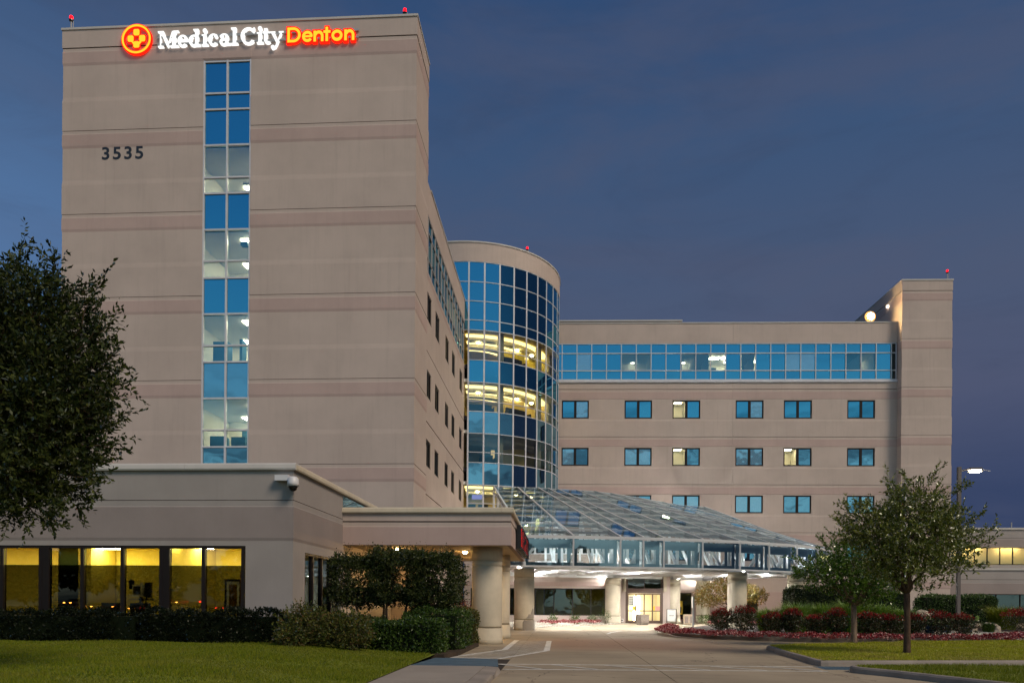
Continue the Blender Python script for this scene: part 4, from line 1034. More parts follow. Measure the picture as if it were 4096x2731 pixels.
for x, y in ((-2.17, 47.65), (11.97, 51.9), (16.9, 55.2), (4.53, 64.1), (9.95, 67.0), (13.1, 70.0)):
    mb.lathe(x, y, [(.13, 3.86), (.13, 4.06)], 12); mb.box(x - .3, x + .3, y - .3, y + .3, 3.862, 3.90)
mb.build('bearing', 'white_steel', gc)
for a, b in (((-2.17, 47.65), (4.53, 64.1)), ((-2.17, 47.65), (11.97, 51.9)), ((11.97, 51.9), (9.95, 67.0)), ((11.97, 51.9), (16.9, 55.2)), ((4.53, 64.1), (9.95, 67.0)), ((4.53, 64.1), (11.97, 51.9)), ((9.95, 67.0), (13.1, 70.0)), ((16.9, 55.2), (13.1, 70.0)), ((-4.5, 60), (10.5, 69.0))):
    mb = MB(); mb.beam((*a, 4.0), (*b, 4.0), .24, .30); mb.build('girder', 'white_steel', gc)
LP = [(0, 50.5), (4.2, 51.5), (8.3, 53.2), (12.3, 56.2), (1.0, 57.0), (5.4, 58.8), (9.0, 61.5), (13.6, 62.6), (-2.2, 60.5), (15.8, 59)]
for x, y in LP:
    mb = MB(); mb.lathe(x, y, [(.16, 4.36), (.2, 4.40), (.2, 4.52)], 12); l_ = mb.build('lamp_can', 'grey_metal', gc)
    mb = MB(); mb.lathe(x, y, [(.15, 4.33), (.15, 4.355)], 12); sub('lamp_face', mb, 'canopy_light', l_)
    mb = MB(); mb.beam((x - 1.6, y, 4.45), (x + 1.6, y, 4.45), .08, .08); sub('lamp_arm', mb, 'white_steel', l_)
for x, y in ((-2.17, 47.65), (11.97, 51.9), (16.9, 55.2), (4.53, 64.1), (9.95, 67.0), (13.1, 70.0)):
    for dx, dy in ((.40, .25), (-.30, .38)):
        mb = MB(); mb.lathe(x + dx, y + dy, [(.09, 3.901), (.12, 3.93)], 12); mb.build('uplight', 'canopy_light', gc)
for k in range(7):
    y = 53.5 + k * 2.2; xa, xb = 8.2, 14.0 + min(k, 3) * 1.1
    mb = MB(); mb.beam((xa, y, 4.22), (xb, y, 4.22), .16, .16); mb.build('ceiling_beam', 'white_steel', gc)

# ================================================================== FAR RIGHT BUILDING
fb = thing('annex_building', 'two storey beige annex at the far right with a band of yellow lit windows', 'building', (54, 83, 0))
fA = Face((37.5, 83.0), 0); AA = lambda x: x - 37.5
for a0, a1 in ((0, 13), (13.01, 34)):
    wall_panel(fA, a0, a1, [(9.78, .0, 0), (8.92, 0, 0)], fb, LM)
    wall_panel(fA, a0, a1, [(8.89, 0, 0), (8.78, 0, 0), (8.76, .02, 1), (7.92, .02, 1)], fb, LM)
mb = MB(); fbox(mb, fA, -.1, 34, -.4, .12, 9.785, 9.98); mb.build('coping', 'coping_metal', fb)
mb = MB(); fbox(mb, fA, 0, 34, -.2, -.02, 5.4, 6.08); mb.build('apron', 'stucco_shaded', fb)
fA2 = Face((37.5, 81.2), 0)
wall_panel(fA2, 0, 34, [(5.43, 0, 0), (4.48, 0, 0)], fb, LM); wall_panel(fA2, 0, 34, [(4.45, 0, 0), (4.1, 0, 0), (4.08, .02, 1), (2.98, .02, 1), (0, 0, 0)], fb, LM, holes=((AA(42.6), 33.9, 0, 2.97),))
mb = MB(); fbox(mb, fA2, -.1, 34, -1.8, .12, 5.435, 5.62); mb.build('ledge', 'coping_metal', fb)
for k in range(22):
    x = 41.2 + k * 1.297
    mb = MB(); fbox(mb, fA, AA(x) - .04, AA(x) + .04, -.12, .0, 6.1, 7.9); fbox(mb, fA, AA(x) + .04, AA(x) + 1.257, -.12, 0, 6.1, 6.16); fbox(mb, fA, AA(x) + .04, AA(x) + 1.257, -.12, 0, 7.84, 7.9); w_ = mb.build('window', 'bronze', fb)
    pane(fA, AA(x) + .04, AA(x) + 1.257, 6.16, 7.84, -.06, 'glass_warm', w_)
mb = MB(); fbox(mb, fA, 0, AA(41.16), -.16, .0, 6.081, 7.91); mb.build('wall_end', 'stucco_shaded', fb)
mb = MB(); q = fA.p
mb.quad(q(AA(41.1), -1.0, 6.0), q(33.9, -1.0, 6.0), q(33.9, -1.0, 8.0), q(AA(41.1), -1.0, 8.0)); mb.build('blind', 'room_warm', fb)
mb = MB()
for k in range(7): fbox(mb, fA, AA(42.5) + k * 3.9, AA(44.9) + k * 3.9, -.65, -.35, 7.98, 8.06)
mb.build('ceiling_lamp', 'vestibule_light', fb)
mb = MB(); fbox(mb, fA, 0, 34, -1.1, -.2, 8.08, 8.2); mb.build('ceiling', 'ceiling_white', fb)
for k in range(10):
    x = 42.65 + k * 2.4; pane(fA2, AA(x) + .04, AA(x) + 2.36, 0.05, 2.9, -.1, 'glass_dark', fb)
for k in range(11): mb = MB(); fbox(mb, fA2, AA(42.62) + k * 2.4 - .03, AA(42.62) + k * 2.4 + .05, -.16, -.02, 0, 2.97); mb.build('window_frame', 'bronze', fb)
mb = MB(); fbox(mb, fA2, 0, 34, -6, -1.9, 0, 5.4); fbox(mb, fA, 0, 34, -12, -1.2, 5.5, 9.6); mb.build('inner_wall', 'dark_inside', fb)
mb = MB(); mb.tube([(47.8, 83.5, 9.9), (47.8, 83.5, 10.6)], .06, 6); mb.build('roof_vent', 'grey_metal', fb)

# ================================================================== SIGNS
def letter_obj(ch, size, ext, M_, mname, parent, off=0.0, sx=1.0, name='letter'):
    c = D.curves.new(name, 'FONT'); c.body = ch; c.size = size; c.extrude = ext; c.offset = off; c.align_x = 'CENTER'; c.resolution_u = 4
    c.materials.append(M[mname]); o = D.objects.new(name, c); COL.objects.link(o)
    o.parent = parent
    if parent.name in ORIG: o.matrix_parent_inverse = ORIG[parent.name]
    o.matrix_basis = M_ @ Matrix.Diagonal((sx, 1, 1, 1))
    me = D.meshes.new_from_object(o.evaluated_get(bpy.context.evaluated_depsgraph_get())); q = D.objects.new(name, me); COL.objects.link(q)
    q.parent = parent; q.matrix_parent_inverse = o.matrix_parent_inverse.copy(); q.matrix_basis = o.matrix_basis.copy(); D.objects.remove(o); q.name = name; return q
def face_front(x, y, z): return Matrix.Translation((x, y, z)) @ Matrix.Rotation(R(90), 4, 'X')
def face_right(x, y, z): return Matrix.Translation((x, y, z)) @ Matrix.Rotation(R(90), 4, 'Z') @ Matrix.Rotation(R(90), 4, 'X')
t = thing('street_number', 'large black number 3535 mounted high on the left of the tower front', 'number sign', (-24.26, 40.4, 26.05))
for k, ch in enumerate('3535'): letter_obj(ch, .96, .008, face_front(-25.18 + k * .64, 40.505, 26.04), 'navy_paint', t, .018, 1.10, 'digit')
t = thing('emergency_sign', 'red lit letters on the side of the ambulance canopy, seen edge on', 'sign', (-1.7, 36.6, 4.1))
for k, ch in enumerate('EMERGENCY'):
    y = 33.2 + k * .865
    letter_obj(ch, 1.25, .07, face_right(-1.72, y, 4.12), 'black_plastic', t, .05, .80)
    letter_obj(ch, 1.20, .004, face_right(-1.640, y, 4.14), 'sign_red', t, -.030, .74, 'letter_face')
    mb = MB(); mb.box(-1.80, -1.612, y + .33, y + .41, 4.06, 5.07); mb.build('letter_return', 'black_plastic', t)
mb = MB(); mb.box(-1.84, -1.80, 32.75, 40.55, 4.06, 5.07); mb.build('backing', 'black_plastic', t); mb = MB(); mb.box(-1.80, -1.66, 32.75, 32.80, 4.06, 5.07); mb.build('end_cap', 'black_plastic', t)

# main illuminated sign: hand built letter shapes
YS = 40.33
class Glyphs:
    """strokes in a letter plane, x right, z up; all units metres"""
    def __init__(s, x, z, k): s.x, s.z, s.k = x, z, k; s.polys = []
    def poly(s, pts): s.polys.append([(s.x + px * s.k, s.z + pz * s.k) for px, pz in pts])
    def rect(s, x0, x1, z0, z1): s.poly([(x0, z0), (x1, z0), (x1, z1), (x0, z1)])
    def arc(s, cx, cz, rx, rz_, a0, a1, wt, wn, n=14):
        """annular arc; stroke wt at the sides, wn at top and bottom"""
        for i in range(n):
            b = [R(a0 + (a1 - a0) * (i + j) / n) for j in (0, 1)]
            o_ = [(cx + rx * math.cos(t_), cz + rz_ * math.sin(t_)) for t_ in b]; n_ = [(cx + (rx - wt) * math.cos(t_), cz + (rz_ - wn) * math.sin(t_)) for t_ in b]
            s.poly([n_[0], o_[0], o_[1], n_[1]])
    def disc(s, cx, cz, r_): s.poly([(cx + r_ * math.cos(2 * math.pi * k / 14), cz + r_ * math.sin(2 * math.pi * k / 14)) for k in range(14)])
    def build(s, name, mname, parent, y=YS, th=.14, front=0.0, grow=0):
        mb = MB()
        for P in s.polys:
            if grow:
                cx = sum(p[0] for p in P) / len(P); cz = sum(p[1] for p in P) / len(P)
                P = [(p[0] + grow * math.copysign(min(1, abs(p[0] - cx) * 12), p[0] - cx), p[1] + grow * math.copysign(min(1, abs(p[1] - cz) * 12), p[1] - cz)) for p in P]
            n = len(P)
            mb.add([(x, y - front, z) for x, z in P] + [(x, y + th, z) for x, z in P],
                   [tuple(range(n)), tuple(range(n, 2 * n))[::-1]] + [(i, i + n, (i + 1) % n + n, (i + 1) % n) for i in range(n)])
        return mb.build(name, mname, parent)
sg = thing('hospital_sign', 'white and yellow glowing Medical City Denton lettering across the tower top', 'sign', (-17.7, 40.3, 32))
k0 = .87; bz = 32.0; PX = .00596
def gx_(px): return -22.17 + (px - 430) * PX
def glyph(ch, px, tilt=0.0):
    g = Glyphs(gx_(px), bz + tilt, k0); r_, a_ = g.rect, g.arc; xh = .70; T, N = .15, .07
    if ch == 'M':
        r_(.02, .36, 0, .07); r_(.80, 1.34, 0, .07); r_(.14, .21, .05, .97); r_(.94, 1.17, .05, .97); r_(0, .30, .93, 1.0); r_(1.0, 1.34, .93, 1.0)
        g.poly([(.14, 1.0), (.37, 1.0), (.70, .24), (.61, .0)]); g.poly([(.61, .0), (.67, .0), (.99, .95), (.93, 1.0)])
    elif ch == 'e':
        a_(.34, .35, .34, .37, 10, 318, .21, .10); r_(.12, .66, .34, .43)
    elif ch == 'd':
        a_(.33, .34, .33, .36, 60, 300, .21, .10); r_(.42, .63, .02, 1.04); r_(.30, .63, .98, 1.05); r_(.42, .76, 0, .08)
    elif ch == 'i':
        r_(.10, .31, .03, .68); r_(.0, .31, .61, .69); r_(0, .42, 0, .075); g.disc(.20, .93, .135)
    elif ch == 'c':
        a_(.34, .35, .34, .37, 60, 318, .21, .10); g.disc(.50, .56, .11)
    elif ch == 'a':
        a_(.28, .19, .28, .22, 40, 330, .19, .09); r_(.38, .58, .03, .50); a_(.30, .48, .28, .22, 0, 165, .19, .10); r_(.40, .70, 0, .08); g.disc(.11, .53, .09)
    elif ch == 'l':
        r_(.12, .33, .03, 1.04); r_(0, .33, .98, 1.05); r_(0, .45, 0, .075)
    elif ch == 'C':
        a_(.50, .50, .50, .53, 38, 322, .24, .10); r_(.82, .90, .64, 1.0); r_(.78, .90, .66, .78)
    elif ch == 't':
        r_(.10, .31, .15, .92); r_(0, .50, .61, .70); a_(.33, .2, .23, .22, 180, 320, .21, .10); g.poly([(.02, .68), (.12, .68), (.31, .92), (.22, .92)])
    elif ch == 'y':
        g.poly([(.06, .68), (.30, .68), (.54, .12), (.44, -.04)]); g.poly([(.70, .66), (.79, .66), (.50, -.10), (.38, -.16)]); r_(0, .36, .62, .70); r_(.58, .88, .62, .70); g.poly([(.38, -.16), (.50, -.10), (.36, -.34), (.22, -.30)]); g.disc(.20, -.26, .12)
    g.build('letter', 'letter_white', sg); return g
for n_, (ch, px) in enumerate((('M', 430), ('e', 616), ('d', 722), ('i', 845), ('c', 905), ('a', 1012), ('l', 1120), ('C', 1210), ('i', 1362), ('t', 1415), ('y', 1482))): glyph(ch, px)
def dglyph(ch, px):
    g = Glyphs(gx_(px), bz - .03, .80); r_, a_ = g.rect, g.arc; w = .175
    if ch == 'D': r_(0, w, 0, 1); a_(.42, .5, .50, .5, -90, 90, w, w * .95); r_(w - .01, .43, 0, w * .95); r_(w - .01, .43, 1 - w * .95, 1)
    if ch == 'e': a_(.37, .36, .37, .38, 0, 325, w, .19); r_(.15, .70, .30, .43)
    if ch == 'n': r_(0, w, 0, .72); a_(.36, .36, .33, .37, 0, 165, w, .20); r_(.69 - w, .69, 0, .37)
    if ch == 't': r_(.14, .14 + w, 0, .95); r_(0, .48, .55, .72)
    if ch == 'o': a_(.38, .36, .38, .38, 0, 360, w, .20, 22)
    g.build('letter', 'letter_yellow', sg, front=.012); g.build('letter_edge', 'letter_red', sg, th=.12, grow=.075)
for ch, px in (('D', 1648), ('e', 1784), ('n', 1890), ('t', 1982), ('o', 2056), ('n', 2174)): dglyph(ch, px)
mb = MB(); mb.box(-22.2, -11.0, 40.36, 40.44, 32.50, 32.62); mb.box(-22.2, -11.0, 40.36, 40.44, 32.12, 32.22); mb.build('raceway', 'grey_metal', sg)
em = thing('emblem', 'round glowing red and yellow cross emblem left of the tower lettering', 'emblem', (-23.37, 40.3, 31.6))
g = Glyphs(-23.375, 32.485, 1.0); g.disc(0, 0, .86); g.build('red_disc', 'sign_red', em, y=40.28, th=.12) if 0 else None
g = Glyphs(-23.375, 32.485, 1.0); g.arc(0, 0, .87, .84, 0, 360, .20, .20, 40); g.build('red_ring', 'letter_red', em, y=40.33, th=.12)
g = Glyphs(-23.375, 32.485, 1.0); g.poly([(.68 * math.cos(2 * math.pi * k / 40), .66 * math.sin(2 * math.pi * k / 40)) for k in range(40)]); MB_ = g.build('backing', 'sign_backing' if 'sign_backing' in M else 'letter_red', em, y=40.33, th=.06) if 0 else None
g = Glyphs(-23.375, 32.485, 1.0); g.arc(0, 0, .82, .79, 0, 360, .10, .10, 40); g.build('yellow_ring', 'letter_yellow', em, y=40.30, th=.02)
def rsq(g, cx, cz, r_, rr=.08):
    P = []
    for q, (sx, sz) in enumerate(((1, 1), (-1, 1), (-1, -1), (1, -1))):
        for j in range(4):
            a = R(q * 90 + j * 30); P.append((cx + sx * (r_ - rr) + rr * math.cos(a), cz + sz * (r_ - rr) + rr * math.sin(a)))
    g.poly(P)
for gr, mm, y_, nm in ((.215, 'letter_red', 40.34, 'cross_edge'), (.165, 'letter_yellow', 40.31, 'cross_arm')):
    for cx, cz in ((0, .37), (-.33, .03), (.33, .03), (0, -.30)):
        g = Glyphs(-23.375, 32.485, 1.0); rsq(g, cx, cz, gr)
        if (cx, cz) == (0, -.30) and nm == 'cross_arm': g.poly([(-.32, .0 - .1), (-.14, -.16), (.14, -.16), (.32, -.1), (.165, -.30), (-.165, -.30)])
        g.build(nm, mm, em, y=y_, th=.04)

# ================================================================== BEACONS, LAMPS, CAMERA
def beacon(x, y, z0, z1, label):
    t = thing('beacon_light', label, 'beacon', (x, y, z0), 'red obstruction beacons', local=True)
    h = z1 - z0
    mb = MB(); mb.tube([(0, 0, 0), (0, 0, h - .22)], .045, 8); mb.tube([(0.12, 0, 0), (.12, 0, h * .8)], .02, 6); mb.build('pole', 'grey_metal', t)
    mb = MB(); mb.lathe(0, 0, [(.09, h - .22), (.12, h - .20), (.12, h - .12), (.07, h - .10)], 12); mb.build('lamp_base', 'black_plastic', t)
    mb = MB(); mb.lathe(0, 0, [(.08, h - .10), (.10, h - .03), (.085, h + .07), (.03, h + .11)], 12); mb.build('lens', 'beacon_red', t)
beacon(-27.55, 41.0, 33.34, 34.35, 'red beacon on the far left corner of the tower roof')
beacon(-8.62, 41.0, 33.34, 33.98, 'red beacon on the right corner of the tower roof')
beacon(-3.05, 68.0, 33.16, 33.5, 'red beacon on the rim of the curved glass drum')
p_ = fE.p(LB - .35, -.3, 0); beacon(p_[0], p_[1], 32.82, 33.75, 'red beacon on the end block at the right')
t = thing('flood_light', 'orange floodlight glowing on the roof edge beside the end block', 'floodlight', fR.p(30.15, -.25, 29.12), local=True)
mb = MB(); mb.tube([(0, 0, -.4), (0, 0, .5)], .05, 8); mb.build('bracket', 'grey_metal', t)
mb = MB(); mb.box(-.3, .3, 0.0, .22, .35, .9); mb.build('housing', 'bronze', t)
mb = MB(); mb.tube([(0, -.001, .63), (0, -.10, .63), (0, -.20, .63), (0, -.24, .63)], [.30, .29, .20, .06], 18); mb.build('lamp_face', 'flood_head', t)
mb = MB(); mb.tube([(0, .10, .63), (0, -.0005, .63)], [.52, .48], 22); mb.build('glow_rim', 'flood_glow', t)  # glowing disc added behind the lamp to imitate its glare
# street lamp
t = thing('street_lamp', 'tall square street lamp with a lit head, on a concrete block in the gravel', 'street lamp', (23.82, 46.9, .15), local=True)
mb = MB(); mb.box(-.42, .42, -.42, .42, -.2, .42); mb.build('footing', 'concrete_column', t)
mb = MB(); mb.box(-.2, .2, -.2, .2, .421, .60); mb.build('base_cover', 'post_metal', t)
mb = MB(); mb.box(-.095, .095, -.095, .095, .6, 9.85); mb.build('pole', 'post_metal', t)
for s_, lit_ in ((1, True),):
    mb = MB(); mb.beam((.095, 0, 9.62), (.62, 0, 9.72), .09, .09); mb.build('arm', 'post_metal', t)
    mb = MB(); mb.prism([(.6, -.14), (1.25, -.18), (1.25, .18), (.6, .14)], 9.66, 9.80); mb.build('head', 'post_metal', t)
    mb = MB(); mb.box(.66, 1.18, -.13, .13, 9.53, 9.655); mb.build('lamp_face', 'lamp_head', t)
    mb = MB(); mb.box(.58, 1.27, -.17, .17, 9.56, 9.60); mb.build('glow_rim', 'lamp_glow', t)  # thin glowing slab added round the lamp face for its halo
mb = MB(); mb.beam((1.25, .05, 9.72), (1.95, .3, 9.66), .035, .035); mb.build('sensor_arm', 'grey_metal', t)
# security camera
t = thing('security_camera', 'white dome security camera on a bracket at the clinic corner', 'camera', (-8.75, 24.1, 5.5), local=True)
mb = MB(); mb.box(-.42, .02, -.16, 0.09, .09, .27); mb.build('bracket', 'white_plastic', t)
mb = MB(); mb.lathe(.19, -.16, [(.12, .20), (.17, .14), (.185, .0), (.185, -.10)], 20); mb.build('housing', 'white_plastic', t, smooth=True); 
mb = MB(); mb.lathe(.19, -.16, [(.05, -.26), (.11, -.22), (.14, -.14), (.15, -.101)], 20); mb.build('dome', 'black_plastic', t, smooth=True)
mb = MB(); mb.beam((.0, -.07, .18), (.19, -.16, .18), .07, .07); mb.build('neck', 'white_plastic', t)
# flagpole
t = thing('flagpole', 'white flagpole with a limp flag, showing above the large tree', 'flagpole', (27.3, 61.8, .1), local=True)
mb = MB(); mb.tube([(0, 0, 0), (0, 0, 6), (0, 0, 11.6)], [.08, .065, .045], 10); mb.build('pole', 'white_steel', t)
mb = MB(); mb.lathe(0, 0, [(.03, 11.6), (.11, 11.7), (.11, 11.78), (.03, 11.88)], 12); mb.build('finial', 'grey_metal', t)
for m_, z0, z1 in (('flag_blue', 9.9, 11.3), ('flag_red', 8.6, 9.9)):
    mb = MB(); pts = [(-.06, 0, 0), (-.2, .06, 0), (-.32, -.05, -.25), (-.42, .05, -.5)]
    for a, b in zip(pts, pts[1:]): mb.quad((a[0], a[1], z0 + a[2]), (b[0], b[1], z0 + b[2]), (b[0], b[1] , z1 + b[2] * 1.4), (a[0], a[1], z1 + a[2] * 1.4))
    mb.build('flag', m_, t)

# ================================================================== ENTRANCE FURNITURE
t = thing('stone_planter', 'square aggregate litter bin on a plinth in front of the entrance doors', 'litter bin', (6.75, 61.8, 0), rz=R(28), local=True)
mb = MB(); mb.box(-.33, .33, -.33, .33, 0, .18); mb.build('plinth', 'curb_concrete', t); mb = MB(); mb.box(-.38, .38, -.38, .38, .181, .78); mb.build('body', 'aggregate', t); mb = MB(); mb.box(-.41, .41, -.41, .41, .781, .86); mb.build('lid', 'curb_concrete', t)
t = thing('sandwich_board', 'white notice board on black legs right of the entrance doors', 'sign', (9.6, 65.4, 0), local=True)
mb = MB(); mb.box(-.37, .37, -.02, .02, .25, 1.25); mb.build('board', 'paper', t)
mb = MB()
for s_ in (-1, 1): mb.box(s_ * .39 - .02, s_ * .39 + .02, -.03, .03, 0, 1.29)
mb.box(-.37, .37, -.03, .03, 1.255, 1.29); mb.build('frame', 'bronze', t)
mb = MB()
for k, z in enumerate((1.18, .72, .70)): mb.box(-.2, .2, -.025, -.021, z, z + .018)
mb.build('printed_line', 'bronze', t)
t = thing('litter_bin', 'tan double fronted litter bin standing right of the column by the doors', 'litter bin', (10.9, 64.6, 0), local=True)
mb = MB(); mb.box(-.42, .42, -.25, .25, 0, .85); mb.build('body', 'stone_bin', t)
for s_ in (-1, 1): mb = MB(); mb.box(s_ * .2 - .15, s_ * .2 + .15, -.275, -.251, .12, .7); mb.build('panel', 'aggregate', t)
t = thing('small_sign', 'small white sign at the foot of the column left of the doors', 'sign', (5.4, 65.3, 0), local=True)
mb = MB(); mb.box(-.13, .13, -.02, .02, .15, .42); mb.build('board', 'paper', t); mb = MB(); mb.box(-.02, .02, -.018, .018, 0, .15); mb.build('stake', 'bronze', t); mb = MB(); mb.lathe(0, 0, [(.0, 0)], 3) if 0 else mb.box(-.06, .06, -.025, -.021, .24, .34); mb.build('mark', 'bronze', t)
t = thing('sign_post', 'thin square sign post seen edge on at the tip of the flower island', 'sign post', (9.05, 51.8, .1), local=True)
mb = MB(); mb.box(-.06, .06, -.05, .05, 0, 2.1); mb.build('post', 'grey_metal', t); mb = MB(); mb.box(-.075, -.061, -.3, .3, 1.35, 2.12); mb.build('plate', 'coping_metal', t)
for k, (x, y) in enumerate(((2.55, 62.6),)): pass

# ================================================================== VEGETATION
RNG = np.random.default_rng(7)
def leaf_arrays(c, d, L, Wd, rng, droop=0.0):
    """one folded quad per leaf; c base points, d directions"""
    n = len(c); d = d / np.linalg.norm(d, axis=1, keepdims=True)
    r = rng.normal(size=(n, 3)); w = np.cross(d, r); w /= np.linalg.norm(w, axis=1, keepdims=True) + 1e-9
    L = L * rng.uniform(.7, 1.25, (n, 1)); Wd = Wd * rng.uniform(.7, 1.2, (n, 1))
    tip = c + d * L; tip[:, 2] -= droop * L[:, 0]
    mid = c + d * L * .5
    V = np.stack([c, mid + w * Wd * .5, tip, mid - w * Wd * .5], 1).reshape(-1, 3)
    return V
def quads_mesh(name, V, mname, parent=None, extra=None):
    """V: (4n,3) quads; extra: MB with second material"""
    n = len(V) // 4; me = D.meshes.new(name)
    ev = np.array(extra.v, float).reshape(-1, 3) if extra else np.zeros((0, 3)); ef = extra.f if extra else []
    allv = np.concatenate([V, ev]); me.vertices.add(len(allv)); me.vertices.foreach_set('co', allv.ravel().astype(np.float32))
    loops = np.arange(4 * n, dtype=np.int32); el = np.array([i + 4 * n for f in ef for i in f], dtype=np.int32)
    tot = np.concatenate([np.full(n, 4), np.array([len(f) for f in ef], dtype=int)]).astype(np.int32); st = np.concatenate([[0], np.cumsum(tot)[:-1]]).astype(np.int32)
    me.loops.add(int(tot.sum())); me.loops.foreach_set('vertex_index', np.concatenate([loops, el]).astype(np.int32))
    me.polygons.add(len(tot)); me.polygons.foreach_set('loop_start', st); me.polygons.foreach_set('loop_total', tot)
    ms = mname if isinstance(mname, tuple) else (mname,)
    for m in ms: me.materials.append(M[m])
    if len(ms) > 1 and extra: me.polygons.foreach_set('material_index', np.concatenate([np.zeros(n), np.ones(len(ef))]).astype(np.int32))
    me.update(calc_edges=True); return link(name, me, parent)
def in_blobs(blobs, n, rng, shell=.55, box=False):
    """points in a union of ellipsoids (cx,cy,cz,rx,ry,rz), pushed towards the surface; returns points and outward dirs"""
    vol = np.array([b[3] * b[4] * b[5] for b in blobs]) ** .67; k = rng.choice(len(blobs), n, p=vol / vol.sum()); B = np.array(blobs)[k]
    u = rng.normal(size=(n, 3)); u /= np.linalg.norm(u, axis=1, keepdims=True); r = shell + (1 - shell) * rng.random((n, 1)) ** .6
    p = B[:, :3] + u * B[:, 3:6] * r; return p, u
def twig_leaves(p, out, per, tl, L, Wd, rng, up=.35, spread=.9):
    """leaves set along short twigs starting at p"""
    n = len(p); td = out * .7 + rng.normal(size=(n, 3)) * .45; td[:, 2] += up; td /= np.linalg.norm(td, axis=1, keepdims=True)
    tl_ = tl * rng.uniform(.5, 1.3, (n, 1)); V = []
    for j in range(per):
        t = (j + 1) / per; base = p + td * tl_ * t
        ld = td * .7 + rng.normal(size=(n, 3)) * spread * .6
        V.append(leaf_arrays(base, ld, L, Wd, rng))
    return np.concatenate(V), td, tl_
def limb(mb, a, b, r0, r1, rng, n=5, sag=.12, sides=7):
    a, b = np.array(a, float), np.array(b, float); pts = []; L = np.linalg.norm(b - a)
    for i in range(n + 1):
        t = i / n; q = a + (b - a) * t; q = q + rng.normal(size=3) * L * .03 * (0 < i < n); q[2] += math.sin(math.pi * t) * L * sag * -.3; pts.append(tuple(q))
    mb.tube(pts, [r0 + (r1 - r0) * i / n for i in range(n + 1)], sides); return pts
def tree(name, label, cat, base, blobs, ntw, per, L, Wd, leafm, barkm, trunk_h, trunk_r, tl=.3, seed=1, shell=.45, nl=60, group=None, lean=(0, 0), sprays=(), bare_clip=None, twig_r=.006):
    rng = np.random.default_rng(seed); t = thing(name, label, cat, base, group)
    bx, by, bz_ = base; fork = (bx + lean[0], by + lean[1], bz_ + trunk_h)
    mb = MB(); mb.tube([(bx, by, bz_ - .1), (bx + .01, by, bz_ + .12), (bx + lean[0] * .5 + .02, by, bz_ + trunk_h * .5), fork], [trunk_r * 1.5, trunk_r * 1.08, trunk_r * .92, trunk_r * .88], 14)
    p, out = in_blobs(blobs, ntw, rng, shell); ctr = np.average(np.array([b[:3] for b in blobs]), axis=0)
    # main limbs then secondary ones that reach real twigs
    ends = []
    for k in range(9):
        b = blobs[k % len(blobs)]; a_ = rng.uniform(0, 2 * math.pi); q = (b[0] + math.cos(a_) * b[3] * .45, b[1] + math.sin(a_) * b[4] * .45, b[2] + b[5] * rng.uniform(-.2, .5))
        pts = limb(mb, fork, q, trunk_r * .55, trunk_r * .16, rng, 5, .3); ends += pts[2:]
    top = max(blobs, key=lambda b: b[2] + b[5]); pts = limb(mb, fork, (top[0], top[1], top[2] + top[5] * .6), trunk_r * .7, trunk_r * .12, rng, 6, 0); ends += pts[2:]
    E_ = np.array(ends)
    for k in rng.choice(ntw, min(nl, ntw), replace=False):
        d2 = ((E_ - p[k]) ** 2).sum(1); e = E_[np.argmin(d2)]; limb(mb, e, p[k], trunk_r * .14, twig_r, rng, 3, .1, 4)
    if sprays:
        sp_p, sp_o = [], []
        for (sx, sy, sz, ex, ey, ez) in sprays:     # a shoot sticking out of the crown, leafy along its length
            limb(mb, (sx, sy, sz), (ex, ey, ez), .012, .004, rng, 4, .05, 4)
            for j in range(9):
                f = .25 + .75 * j / 8; sp_p.append((sx + (ex - sx) * f, sy + (ey - sy) * f, sz + (ez - sz) * f)); sp_o.append((ex - sx, ey - sy, ez - sz))
        sp_p = np.array(sp_p); sp_o = np.array(sp_o, float); sp_o /= np.linalg.norm(sp_o, axis=1, keepdims=True)
        p = np.concatenate([p, sp_p]); out = np.concatenate([out, sp_o])
    mb.build('trunk', barkm, t, smooth=True)
    V, td, tl_ = twig_leaves(p, out, per, tl, L, Wd, rng)
    quads_mesh('crown', V, leafm, t); return t

tree('oak_tree', 'larger dark leaved young tree on the right grass island, in front of the lamp', 'tree', (11.2, 25.2, .15),
     [(11.3, 25.2, 4.0, 1.6, 1.5, 1.15), (10.4, 25.0, 3.7, 1.15, 1.1, .95), (12.2, 25.3, 3.65, 1.05, 1.1, .9), (11.4, 25.1, 4.85, .95, 1.0, .72), (11.3, 25.0, 3.1, 1.5, 1.3, .75), (9.9, 25.2, 4.3, .8, .8, .7), (12.4, 25.2, 4.35, .6, .7, .5)],
     1750, 16, .105, .048, 'leaf_oak', 'bark', 1.95, .105, .42, 11, .25, 130, sprays=[(11.6, 25, 5.4, 12.0, 25, 5.9), (12.7, 25, 3.4, 13.7, 25, 3.75), (12.8, 25, 4.2, 13.4, 25, 4.6), (12.7, 25, 3.2, 13.2, 25, 2.95), (9.8, 25, 4.5, 9.15, 25, 4.95), (9.8, 25, 4.0, 9.0, 25, 4.35), (10.8, 25, 5.0, 10.5, 25, 5.75), (11.1, 25, 5.2, 11.05, 25, 5.85), (9.6, 25, 3.6, 8.9, 25, 3.9), (13.0, 25, 3.7, 13.8, 25, 4.15), (12.4, 25, 5.1, 12.9, 25, 5.5)])
